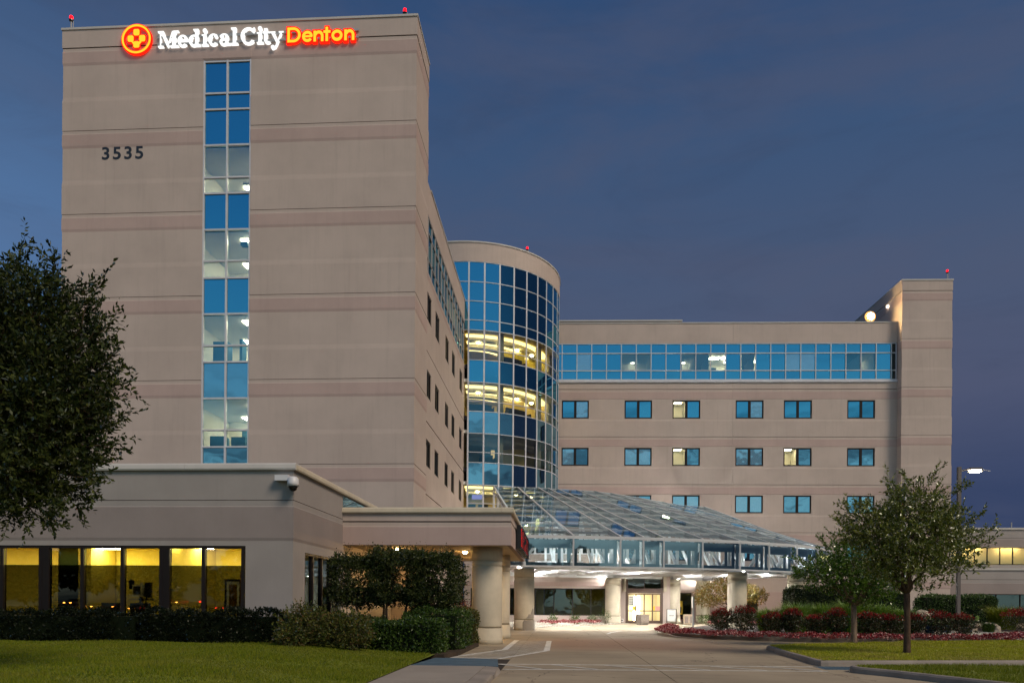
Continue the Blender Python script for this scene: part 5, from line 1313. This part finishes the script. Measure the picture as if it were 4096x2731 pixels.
tree('young_tree', 'smaller bright green tree with a split trunk, left of the larger one', 'tree', (11.99, 31.7, .15),
     [(12.1, 31.7, 2.9, 1.35, 1.3, .9), (11.0, 31.6, 2.95, 1.0, 1.0, .65), (13.0, 31.7, 2.55, .9, .9, .6), (11.9, 31.6, 3.7, 1.1, 1.0, .7), (10.4, 31.6, 3.1, .7, .7, .5), (12.3, 31.6, 2.2, .9, .9, .45)],
     1150, 14, .12, .055, 'leaf_bright', 'bark_light', 1.55, .12, .40, 12, .25, 90, sprays=[(10.2, 31.5, 3.1, 9.5, 31.5, 3.6), (10.1, 31.5, 2.9, 9.6, 31.5, 2.8), (13.5, 31.5, 2.4, 14.2, 31.5, 2.6), (11.0, 31.5, 3.9, 10.6, 31.5, 4.3)])
# big tree at the left edge, near
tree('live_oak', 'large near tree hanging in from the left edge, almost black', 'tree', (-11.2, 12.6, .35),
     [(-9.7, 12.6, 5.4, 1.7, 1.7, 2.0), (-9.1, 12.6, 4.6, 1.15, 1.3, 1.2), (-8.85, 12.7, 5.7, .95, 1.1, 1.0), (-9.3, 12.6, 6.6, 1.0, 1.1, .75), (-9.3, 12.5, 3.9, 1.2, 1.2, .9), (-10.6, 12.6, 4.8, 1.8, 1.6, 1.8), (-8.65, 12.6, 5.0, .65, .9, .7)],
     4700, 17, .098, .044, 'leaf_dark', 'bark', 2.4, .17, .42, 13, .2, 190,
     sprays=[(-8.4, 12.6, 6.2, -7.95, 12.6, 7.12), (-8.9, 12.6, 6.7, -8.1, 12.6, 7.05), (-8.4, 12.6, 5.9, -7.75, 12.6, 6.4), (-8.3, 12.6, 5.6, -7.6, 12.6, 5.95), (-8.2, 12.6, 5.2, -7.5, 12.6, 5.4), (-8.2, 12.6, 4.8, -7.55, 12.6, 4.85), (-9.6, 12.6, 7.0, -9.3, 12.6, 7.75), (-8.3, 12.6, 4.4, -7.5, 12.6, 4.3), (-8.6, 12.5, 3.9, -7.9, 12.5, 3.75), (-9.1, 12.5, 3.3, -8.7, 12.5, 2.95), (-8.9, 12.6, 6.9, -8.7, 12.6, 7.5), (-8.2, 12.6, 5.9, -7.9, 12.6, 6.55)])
# clipped multi stem shrub under the ambulance canopy edge
def cluster(blobs): return blobs
rng = np.random.default_rng(3)
t = thing('clipped_tree', 'flat topped dark multi stemmed shrub between the clinic wing and the first column', 'tree', (-5.5, 26.6, .2))
mb = MB()
for (x0, x1, z1) in ((-6.6, -7.2, 2.1), (-6.1, -6.3, 2.1), (-5.6, -5.3, 2.2), (-5.2, -4.7, 2.2), (-5.0, -4.3, 2.1), (-6.4, -5.9, 2.1), (-4.75, -4.6, 2.0)):
    limb(mb, (x0, 26.6 + rng.uniform(-.3, .3), .15), (x1, 26.6 + rng.uniform(-.4, .4), z1), .06, .035, rng, 5, .3)
mb.build('trunk', 'bark_light', t, smooth=True)
def boxpts(n, x0, x1, y0, y1, z0, z1, rng, shell=.25, rnd=.35):
    """points near the surface of a rounded block, with outward directions"""
    c = np.array([(x0 + x1) / 2, (y0 + y1) / 2, (z0 + z1) / 2]); h = np.array([(x1 - x0) / 2, (y1 - y0) / 2, (z1 - z0) / 2])
    A = np.array([h[1] * h[2], h[0] * h[2], h[0] * h[1]]); ax = rng.choice(3, n, p=A / A.sum()); u = rng.uniform(-1, 1, (n, 3)); sg_ = rng.choice([-1, 1], n)
    u[np.arange(n), ax] = sg_; o = np.zeros((n, 3)); o[np.arange(n), ax] = sg_
    s_ = np.clip(np.abs(u), 0, 1) ** 6; f = 1 / np.maximum(1, (s_.sum(1)) ** (1 / 6.0)); u *= f[:, None]
    d_in = rng.random((n, 1)) * shell; p = c + u * h; p -= o * d_in
    wob = .06 * np.sin(p[:, :1] * 5.1 + p[:, 1:2] * 3) + .05 * np.sin(p[:, 2:3] * 6 + p[:, :1] * 2); return p + o * wob, o
ps, os_ = [], []
for b in ((-7.9, -6.0, 25.3, 27.9, 1.62, 3.28), (-6.5, -4.5, 25.2, 28.0, 1.66, 3.45), (-5.2, -3.5, 25.3, 27.9, 1.60, 3.35)):
    p, o_ = boxpts(2600, *b, rng, .5); ps.append(p); os_.append(o_)
p, o_ = np.concatenate(ps), np.concatenate(os_); V, _, _ = twig_leaves(p, o_, 8, .20, .085, .05, rng)
q = np.column_stack([rng.uniform(-7.7, -3.6, 60), rng.uniform(25.4, 27.8, 60), np.full(60, 3.3)]); V2, _, _ = twig_leaves(q, np.tile([0, 0, 1.], (60, 1)), 6, .42, .06, .03, rng, up=1.2, spread=.6)
quads_mesh('crown', np.concatenate([V, V2]), 'leaf_dark', t)

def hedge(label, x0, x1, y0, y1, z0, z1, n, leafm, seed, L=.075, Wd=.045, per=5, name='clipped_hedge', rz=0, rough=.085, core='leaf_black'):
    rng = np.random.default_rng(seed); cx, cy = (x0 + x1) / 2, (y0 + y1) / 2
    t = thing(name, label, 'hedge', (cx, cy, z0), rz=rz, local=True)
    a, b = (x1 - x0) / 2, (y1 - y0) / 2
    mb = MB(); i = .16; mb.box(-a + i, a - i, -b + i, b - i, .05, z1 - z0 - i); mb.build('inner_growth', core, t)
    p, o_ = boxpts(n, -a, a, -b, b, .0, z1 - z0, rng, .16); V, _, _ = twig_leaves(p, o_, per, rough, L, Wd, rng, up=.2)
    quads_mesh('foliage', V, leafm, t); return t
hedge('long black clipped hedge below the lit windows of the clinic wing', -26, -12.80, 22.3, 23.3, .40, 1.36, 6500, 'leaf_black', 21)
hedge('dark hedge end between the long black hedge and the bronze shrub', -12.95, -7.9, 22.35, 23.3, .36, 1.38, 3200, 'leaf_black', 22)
hedge('nearest clipped box hedge, lighter green on its right corner, at the lawn tip', -6.1, -3.55, 22.9, 24.3, .03, 1.12, 3600, 'leaf_hedge', 23)
hedge('taller green clipped hedge behind the nearest box hedge, beside the pavement', -5.3, -3.25, 24.7, 28.6, .03, 1.42, 3800, 'leaf_hedge', 24)
hedge('yellowish clipped hedge in front of the nearest canopy column', -4.6, -3.2, 29.0, 30.6, .03, 1.38, 1500, 'leaf_bronze', 25)
hedge('low dark hedge running between the bronze shrub and the box hedge', -8.3, -5.6, 24.4, 25.4, .2, 1.15, 1600, 'leaf_dark', 26)
hedge('big dark square hedge block behind the ornamental grass', 15.4, 19.2, 51.0, 54.0, .1, 2.95, 3600, 'leaf_dark', 27, .09, .05)
hedge('dark hedge block partly behind the small tree trunks', 19.3, 22.8, 51.2, 54.0, .1, 2.65, 3000, 'leaf_hedge', 28, .09, .05)
hedge('light green clipped hedge behind the lamp post', 26.2, 31.4, 56, 58.2, .5, 2.45, 5200, 'leaf_hedge_light', 29, .09, .05)

def bush(label, x, y, z, rx, ry, rz_, n, leafm, seed, L=.075, Wd=.045, per=7, bloom=None, nb=0, name='shrub', cat='shrub', tl=.22, stems=6, bl=.05, top=.2):
    rng = np.random.default_rng(seed); t = thing(name, label, cat, (x, y, z), local=True)
    mb = MB()
    for k in range(stems):
        a = rng.uniform(0, 6.28); limb(mb, (math.cos(a) * .08, math.sin(a) * .08, -.05), (math.cos(a) * rx * .6, math.sin(a) * ry * .6, rz_ * rng.uniform(.9, 1.4)), .018, .006, rng, 4, .2, 5)
    mb.build('stems', 'bark', t)
    bl_ = [(rng.uniform(-.35, .35) * rx, rng.uniform(-.35, .35) * ry, rz_ * rng.uniform(.8, 1.15), rx * .68, ry * .68, rz_ * .75) for _ in range(7)]
    p, o_ = in_blobs(bl_, n, rng, .35); p[:, 2] = np.maximum(p[:, 2], .06); V, _, _ = twig_leaves(p, o_, per, tl, L, Wd, rng, up=.4); quads_mesh('foliage', V, leafm, t)
    if bloom:
        p, o_ = in_blobs(bl_, nb * 3, rng, .92); k = p[:, 2] > rz_ * (1 + top); p, o_ = p[k][:nb], o_[k][:nb]; p[:, 2] += .1
        V, _, _ = twig_leaves(p, o_, 5, .10, bl, bl * .7, rng, up=.5); quads_mesh('blooms', V, bloom, t)
    return t
bush('rounded bronze green shrub at the clinic corner, left half of the pair', -7.25, 21.9, .30, .95, .8, .66, 950, 'leaf_bronze', 31)
bush('rounded bronze green shrub at the clinic corner, right half of the pair', -6.15, 22.0, .24, .85, .8, .64, 850, 'leaf_bronze', 32)
bush('small drooping bronze shrub at the foot of the corner pair', -7.7, 21.4, .3, .5, .45, .34, 320, 'leaf_bronze', 33)
bush('red leaved crape myrtle left of the nearest column', -4.75, 33.6, .0, .95, .8, 1.2, 700, 'leaf_crape', 34, cat='shrub')
# rose bushes on the island
rb = [(8.9, 42.2, 1.0, .74), (10.0, 41.6, 1.0, .70), (11.2, 41.0, 1.0, .62), (12.3, 40.8, .85, .60), (13.4, 40.6, .95, .58), (14.6, 40.6, .9, .64), (15.8, 40.5, .95, .60), (17.0, 40.5, .9, .62), (18.3, 40.4, 1.0, .60), (19.6, 40.5, .95, .58), (20.9, 40.6, .95, .60)]
where = ['first red topped rose bush at the tip of the flower island, tallest of the row', 'rose bush in front of the middle canopy column', 'rose bush right of the middle canopy column', 'thin yellowish rose bush left of the green grass fountain', 'rose bush just right of the green grass fountain', 'rose bush left of the split tree trunk', 'rose bush behind the split tree trunk', 'rose bush between the two tree trunks, nearer the split one', 'rose bush with a tall red shoot left of the thick tree trunk', 'rose bush behind the thick tree trunk', 'rose bush right of the thick trunk, beside the lamp footing']
RB = random.Random(4)
for k, ((x, y, rx_, h_), lb_) in enumerate(zip(rb, where)): bush(lb_, x + RB.uniform(-.15, .15), y + RB.uniform(-.3, .4), .15, rx_ * RB.uniform(.62, .85), .62, h_ * RB.uniform(.82, 1.14), 520, 'leaf_rose', 40 + k, .08, .05, 7, 'bloom_red', 260, name='rose_bush', cat='rose bush', bl=.055, top=.28)['group'] = 'rose bushes on the flower island'
bush('wide red flowering rose bush at the right edge beyond the gravel', 26.2, 44.0, .17, 1.6, 1.0, .72, 1100, 'leaf_rose', 60, .06, .035, 6, 'bloom_red', 420, name='rose_bush', cat='rose bush', bl=.06, top=.2)
for k, (x, y, lb_) in enumerate(((-2.9, 57.6, 'small grey green shrub left of the repainted column'), (-.4, 58.6, 'first small green shrub below the lobby windows, next to the repainted column'), (1.35, 60.0, 'middle small green shrub below the lobby windows'), (2.75, 61.5, 'third small green shrub below the lobby windows'))):
    bush(lb_, x, y, .05, .42, .4, .36, 200, 'leaf_hedge_light', 70 + k, .07, .04, 5)
bush('spiky dark shrub below the lobby windows, nearest the column by the doors', 3.75, 61.9, .05, .45, .4, .48, 130, 'leaf_hedge', 75, .10, .03, 5, tl=.35)
bush('grey green mound right of the tan litter bin', 12.0, 62.0, .1, .8, .6, .36, 330, 'leaf_hedge_light', 76, .07, .04, 5)
tree('maple_tree', 'small orange and green leaved tree behind the middle canopy column', 'tree', (13.4, 60.5, .15), [(12.3, 60.5, 2.55, 1.5, 1.2, .8), (14.3, 60.6, 2.5, 1.5, 1.2, .75), (13.2, 60.4, 3.2, 1.3, 1.0, .55), (11.6, 60.4, 2.1, .9, .8, .5), (15.4, 60.4, 2.3, .9, .8, .5)], 1300, 8, .12, .07, 'leaf_maple', 'bark', 1.3, .07, .3, 14, .5, 70, tl=.3) if 0 else \
tree('maple_tree', 'small orange and green leaved tree behind the middle canopy column', 'tree', (13.4, 60.5, .15), [(12.3, 60.5, 2.55, 1.5, 1.2, .8), (14.3, 60.6, 2.5, 1.5, 1.2, .75), (13.2, 60.4, 3.2, 1.3, 1.0, .55), (11.6, 60.4, 2.1, .9, .8, .5), (15.4, 60.4, 2.3, .9, .8, .5)], 1300, 8, .12, .07, 'leaf_maple', 'bark', 1.3, .07, .3, 14, .5, 70)

# flower borders: low dark red begonias, uncountable
def border(pts, w, n, seed, name='begonia_border'):
    rng = np.random.default_rng(seed); P = np.array(pts, float); seg = np.linalg.norm(np.diff(P, axis=0), axis=1); k = rng.choice(len(seg), n, p=seg / seg.sum()); t = rng.random((n, 1))
    c = P[k] * (1 - t) + P[k + 1] * t; d = (P[k + 1] - P[k]) / seg[k][:, None]; nrm = np.column_stack([-d[:, 1], d[:, 0]]); s_ = rng.uniform(-1, 1, (n, 1)); c = c + nrm * s_ * w / 2
    h = .20 * (1 - s_[:, 0] ** 2 * .6) * rng.uniform(.45, 1.1, n) + .04 * np.sin(c[:, 0] * 4.0)
    p = np.column_stack([c, .17 + h]); o_ = np.column_stack([rng.normal(size=(n, 2)) * .5, np.ones(n)]); V, _, _ = twig_leaves(p, o_, 4, .06, .085, .07, rng, up=.3, spread=1.2)
    o = quads_mesh(name, V, 'begonia'); return tag(o, kind='stuff')
def along(poly, w): return poly
bp = inset([p for p in isl3 if p[1] < 50 and p[0] < 22.5], -.62)
border(bp, .85, 5200, 81)
border([(21.2, 38.2), (22.0, 38.4), (22.9, 38.7)], 1.0, 420, 82)
border([(-1.4, 56.6), (1.0, 58.6), (3.2, 60.6)], .8, 700, 83); border([(11.8, 60.6), (14.5, 61.0), (16, 61)], .8, 500, 84)

# ornamental grass mounds
def mound(label, x, y, z, r_, h, n, seed, m='grass_mound', wd=.012, name='ornamental_grass'):
    rng = np.random.default_rng(seed); t = thing(name, label, 'ornamental grass', (x, y, z), local=True)
    a = rng.uniform(0, 6.283, n); rr = np.sqrt(rng.random(n)) * r_ * .45; base = np.column_stack([np.cos(a) * rr, np.sin(a) * rr, np.zeros(n)])
    a2 = a + rng.normal(size=n) * .5; out = rng.uniform(.1, 1, n) * r_ * .8; hh = h * rng.uniform(.6, 1.1, n)
    mid = base + np.column_stack([np.cos(a2) * out * .4, np.sin(a2) * out * .4, hh * .8]); tip = base + np.column_stack([np.cos(a2) * out, np.sin(a2) * out, hh * rng.uniform(.75, 1.05, n)])
    w = np.column_stack([-np.sin(a2), np.cos(a2), np.zeros(n)]) * wd
    V = np.stack([base - w, base + w, mid + w, mid - w], 1).reshape(-1, 3); V2 = np.stack([mid - w, mid + w, tip + w * .2, tip - w * .2], 1).reshape(-1, 3)
    quads_mesh('blades', np.concatenate([V, V2]), m, t); return t
for k, (x, y, r_, h, lb_) in enumerate(((12.3, 45.2, 1.3, 1.35, 'leftmost fountain of green ornamental grass behind the roses'), (13.8, 45.0, 1.4, 1.65, 'second green grass fountain from the left, in front of the dark hedge'), (14.2, 42.6, 1.0, .95, 'low bright grass tuft spilling between two rose bushes'), (15.4, 45.2, 1.4, 1.6, 'green grass fountain left of the split tree trunk'), (16.9, 45.0, 1.5, 1.8, 'tallest green grass fountain, right of the dark hedge middle'), (18.4, 45.2, 1.4, 1.65, 'green grass fountain behind the split tree trunk'), (19.8, 45.2, 1.3, 1.4, 'rightmost green grass fountain before the pale wall'))):
    mound(lb_, x, y, .15, r_, h, 1500, 90 + k)
mound('dark green grass clump right of the boulders', 29.3, 52, .2, 1.5, 1.5, 1500, 97, 'grass_blade_dark'); mound('grey green tuft just right of the lamp footing', 25.2, 46.2, .17, .6, .6, 500, 98, 'leaf_hedge_light'); mound('small grey tuft behind the lamp footing', 24.9, 48.2, .17, .6, .7, 400, 99, 'leaf_hedge_light')
# boulders
def rock_mesh(rng, r_, sub_=2, flat=.7):
    import bmesh
    bm = bmesh.new(); bmesh.ops.create_icosphere(bm, subdivisions=sub_, radius=1); s_ = Vector((rng.uniform(.8, 1.2), rng.uniform(.7, 1.0), flat)); ph = rng.uniform(0, 6, 3)
    for v in bm.verts:
        n_ = 1 + .16 * math.sin(v.co.x * 3 + ph[0]) + .13 * math.sin(v.co.y * 4 + ph[1]) + .1 * math.sin(v.co.z * 5 + ph[2]); v.co = Vector((v.co.x * s_.x, v.co.y * s_.y, v.co.z * s_.z)) * n_ * r_
    me = D.meshes.new('boulder'); bm.to_mesh(me); bm.free(); me.materials.append(M['boulder']); return me
rng = np.random.default_rng(15)
for x, y, z, r_, lb_ in ((22.0, 50, .55, .75, 'boulder behind the middle cactus'), (23.4, 50.6, .75, .95, 'large pale boulder left of the lamp post, topmost of the heap'), (25.0, 50.6, .65, .85, 'rounded boulder just right of the lamp post'), (25.6, 49.6, .3, .7, 'low boulder below the rounded one, right of the lamp'), (27.0, 49.0, .25, .6, 'small brown boulder at the right end of the heap')):
    o = link('boulder', rock_mesh(rng, r_), None, (x, y, z)); tag(o, lb_, 'boulder', 'boulders behind the lamp post')
# cacti in blue pots
def cactus(x, y, label, s=1.0):
    t = thing('potted_cactus', label, 'cactus', (x, y, .17), local=True); rng = np.random.default_rng(int(x * 10))
    mb = MB(); mb.lathe(0, 0, [(.22, 0), (.34, .35), (.37, .42), (.33, .42)], 16); mb.build('pot', 'blue_pot', t, smooth=True)
    def pad(px, pz, r_, a):
        mb = MB(); n = 12; ca, sa = math.cos(a), math.sin(a)
        f = [(px + r_ * .72 * math.cos(k * 2 * math.pi / n) * ca - (r_ + r_ * math.sin(k * 2 * math.pi / n)) * sa, pz + r_ * .72 * math.cos(k * 2 * math.pi / n) * sa + (r_ + r_ * math.sin(k * 2 * math.pi / n)) * ca) for k in range(n)]
        mb.add([(u, -.025, w) for u, w in f] + [(u, .025, w) for u, w in f], [tuple(range(n)), tuple(range(n, 2 * n))[::-1]] + [(i, i + n, (i + 1) % n + n, (i + 1) % n) for i in range(n)]); mb.build('pad', 'cactus', t)
    for px, pz, r_, a in ((0, .4, .17, .1), (-.18, .42, .15, .5), (.17, .42, .16, -.5), (-.08, .70, .14, .3), (.1, .72, .13, -.35), (-.4, .66, .13, .5), (.42, .66, .14, -.4)): pad(px * s, .4 + (pz - .4) * s, r_ * s, a)
cactus(21.3, 45.0, 'potted prickly pear cactus just right of the thick tree trunk'); cactus(22.35, 45.4, 'middle potted cactus with a reddish pad, left of the lamp'); cactus(23.3, 44.9, 'largest bright green potted cactus beside the lamp footing', 1.15)

# loose stones in the gravel
def stones(poly, n, z, seed, r_=.05):
    rng = np.random.default_rng(seed); P = np.array(poly); lo, hi = P.min(0), P.max(0); V, F = [], []; got = 0
    oct_v = np.array([(1, 0, 0), (0, 1, 0), (-1, 0, 0), (0, -1, 0), (0, 0, 1), (.7, .7, .5), (-.7, .7, .4)]); mb = MB()
    while got < n:
        q = rng.uniform(lo, hi); inside = False; j = len(P) - 1
        for i in range(len(P)):
            if (P[i][1] > q[1]) != (P[j][1] > q[1]) and q[0] < (P[j][0] - P[i][0]) * (q[1] - P[i][1]) / (P[j][1] - P[i][1]) + P[i][0]: inside = not inside
            j = i
        if not inside: continue
        s_ = r_ * rng.uniform(.6, 1.6); a = rng.uniform(0, 6.28); e = rng.uniform(.6, 1); ca, sa = math.cos(a), math.sin(a)
        vs = [(q[0] + s_ * (u * ca - v * e * sa), q[1] + s_ * (u * sa + v * e * ca), z + s_ * w * .7) for u, v, w in ((1, 0, 0), (0, 1, 0), (-1, 0, 0), (0, -1, 0), (.3, .2, .9))]
        mb.add(vs, [(0, 1, 4), (1, 2, 4), (2, 3, 4), (3, 0, 4)]); got += 1
    return tag(mb.build('gravel', 'gravel'), kind='stuff')
stones([(20.9, 37.2), (33, 37.8), (33, 46.5), (22.6, 47.2), (20.8, 41)], 5200, .17, 5, .07)
stones([(-5, 52.6), (-1.7, 52.7), (-.7, 55.3), (3.7, 61.9), (5.2, 64.3), (-5, 64.5)], 3000, .06, 6, .06)

# turf
def turf(name, poly, n, zf, seed, m, h=.05, wd=.008, bias=None):
    rng = np.random.default_rng(seed); P = np.array(poly); lo, hi = P.min(0), P.max(0); pts = []; need = n
    while need > 0:
        q = rng.uniform(lo, hi, (int(need * 2.5) + 50, 2))
        if bias: q[:, 1] = lo[1] + (hi[1] - lo[1]) * rng.random(len(q)) ** bias
        ins = np.zeros(len(q), bool); j = len(P) - 1
        for i in range(len(P)):
            c_ = (P[i][1] > q[:, 1]) != (P[j][1] > q[:, 1]); dy = P[j][1] - P[i][1]
            if abs(dy) > 1e-9: ins ^= c_ & (q[:, 0] < (P[j][0] - P[i][0]) * (q[:, 1] - P[i][1]) / dy + P[i][0])
            j = i
        q = q[ins][:need]; pts.append(q); need -= len(q)
    q = np.concatenate(pts); z = zf(q); a = rng.uniform(0, 6.283, n); hh = h * rng.uniform(.5, 1.4, n) * (1 + .35 * np.sin(q[:, 0] * 1.3 + np.sin(q[:, 1] * 1.7) * 2)); w = np.column_stack([np.cos(a), np.sin(a), np.zeros(n)]) * wd
    b = np.column_stack([q, z - .005]); tip = b + np.column_stack([rng.normal(size=(n, 2)) * h * .45, hh]); 
    V = np.stack([b - w, b + w, tip + w * .25, tip - w * .25], 1).reshape(-1, 3); return tag(quads_mesh(name, V, m), kind='stuff')
def zl_np(q):
    t = np.clip((-3.75 - q[:, 0]) / 4.6, 0, 1); t = t * t * (3 - 2 * t); return .135 + .27 * t + .05 * np.sin(q[:, 0] * .35) * np.sin(q[:, 1] * .3) * t
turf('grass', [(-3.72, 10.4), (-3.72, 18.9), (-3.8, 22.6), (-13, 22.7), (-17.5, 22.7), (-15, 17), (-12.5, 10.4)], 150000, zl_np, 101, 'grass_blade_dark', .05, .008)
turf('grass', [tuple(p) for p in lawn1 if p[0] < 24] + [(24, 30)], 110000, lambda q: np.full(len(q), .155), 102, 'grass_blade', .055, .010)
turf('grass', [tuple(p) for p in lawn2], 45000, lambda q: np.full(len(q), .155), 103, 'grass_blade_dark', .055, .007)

# ================================================================== BEHIND THE CAMERA (seen in the glass only)
def wood(name, x0, x1, y, n, h, seed):
    rng = np.random.default_rng(seed); k = 80; bl = [(rng.uniform(x0, x1), y + rng.uniform(-5, 5), h * rng.uniform(.35, .8), rng.uniform(3, 6), rng.uniform(3, 5), h * rng.uniform(.25, .42)) for _ in range(k)]
    p, o_ = in_blobs(bl, n, rng, .6); p[:, 2] = np.maximum(p[:, 2], .2); V = leaf_arrays(p, o_ + rng.normal(size=o_.shape), 1.5, 1.2, rng); return tag(quads_mesh(name, V, 'leaf_hedge'), kind='stuff')
wood('distant_wood', -150, 120, -128, 42000, 17, 201)
car0 = thing('parked_car', 'grey saloon car behind the viewer, seen only mirrored in the glass', 'car', (0, 0, 0), 'cars mirrored in the windows', local=True)
def side_prof(mb, prof, hw, mi=0):
    n = len(prof); mb.add([(x, -hw, z) for x, z in prof] + [(x, hw, z) for x, z in prof], [tuple(range(n))[::-1], tuple(range(n, 2 * n))] + [(i, (i + 1) % n, n + (i + 1) % n, n + i) for i in range(n)], mi)
mb = MB(); side_prof(mb, [(-2.2, .35), (2.2, .35), (2.25, .65), (2.1, .82), (1.1, .95), (-1.5, 1.0), (-2.15, .98), (-2.28, .6)], .88); mb.build('body', 'car_paint', car0)
mb = MB(); side_prof(mb, [(1.05, .951), (.35, 1.40), (-.95, 1.43), (-1.6, 1.001)], .74); mb.build('cabin', 'car_dark', car0)
for sx in (-1.35, 1.4):
    for sy in (-.8, .8):
        mb = MB(); mb.tube([(sx, sy - .1, .33), (sx, sy + .1, .33)], .33, 18); mb.build('wheel', 'tyre', car0)
for sy in (-.62, .62):
    mb = MB(); mb.box(-2.32, -2.22, sy - .16, sy + .16, .68, .85); mb.build('tail_light', 'tail_red', car0)
    mb = MB(); mb.box(2.16, 2.29, sy - .18, sy + .18, .60, .72); mb.build('headlight', 'turn_amber', car0)
car0['label'] = 'car far behind the viewer, seen only as lights mirrored in the clinic windows'
for k, (x, y, a) in enumerate(((-94, -99, 90), (-89, -101, -88), (-86, -95, 88), (-80, -98, 92), (-76, -104, -92), (-72, -96, 91), (-69, -102, -90), (-64, -97, -93), (-60, -103, 90), (-57, -98, -91))):
    c = car0 if k == 0 else copy_tree(car0); c.location = (x, y, -.03); c.rotation_euler = (0, 0, R(a))
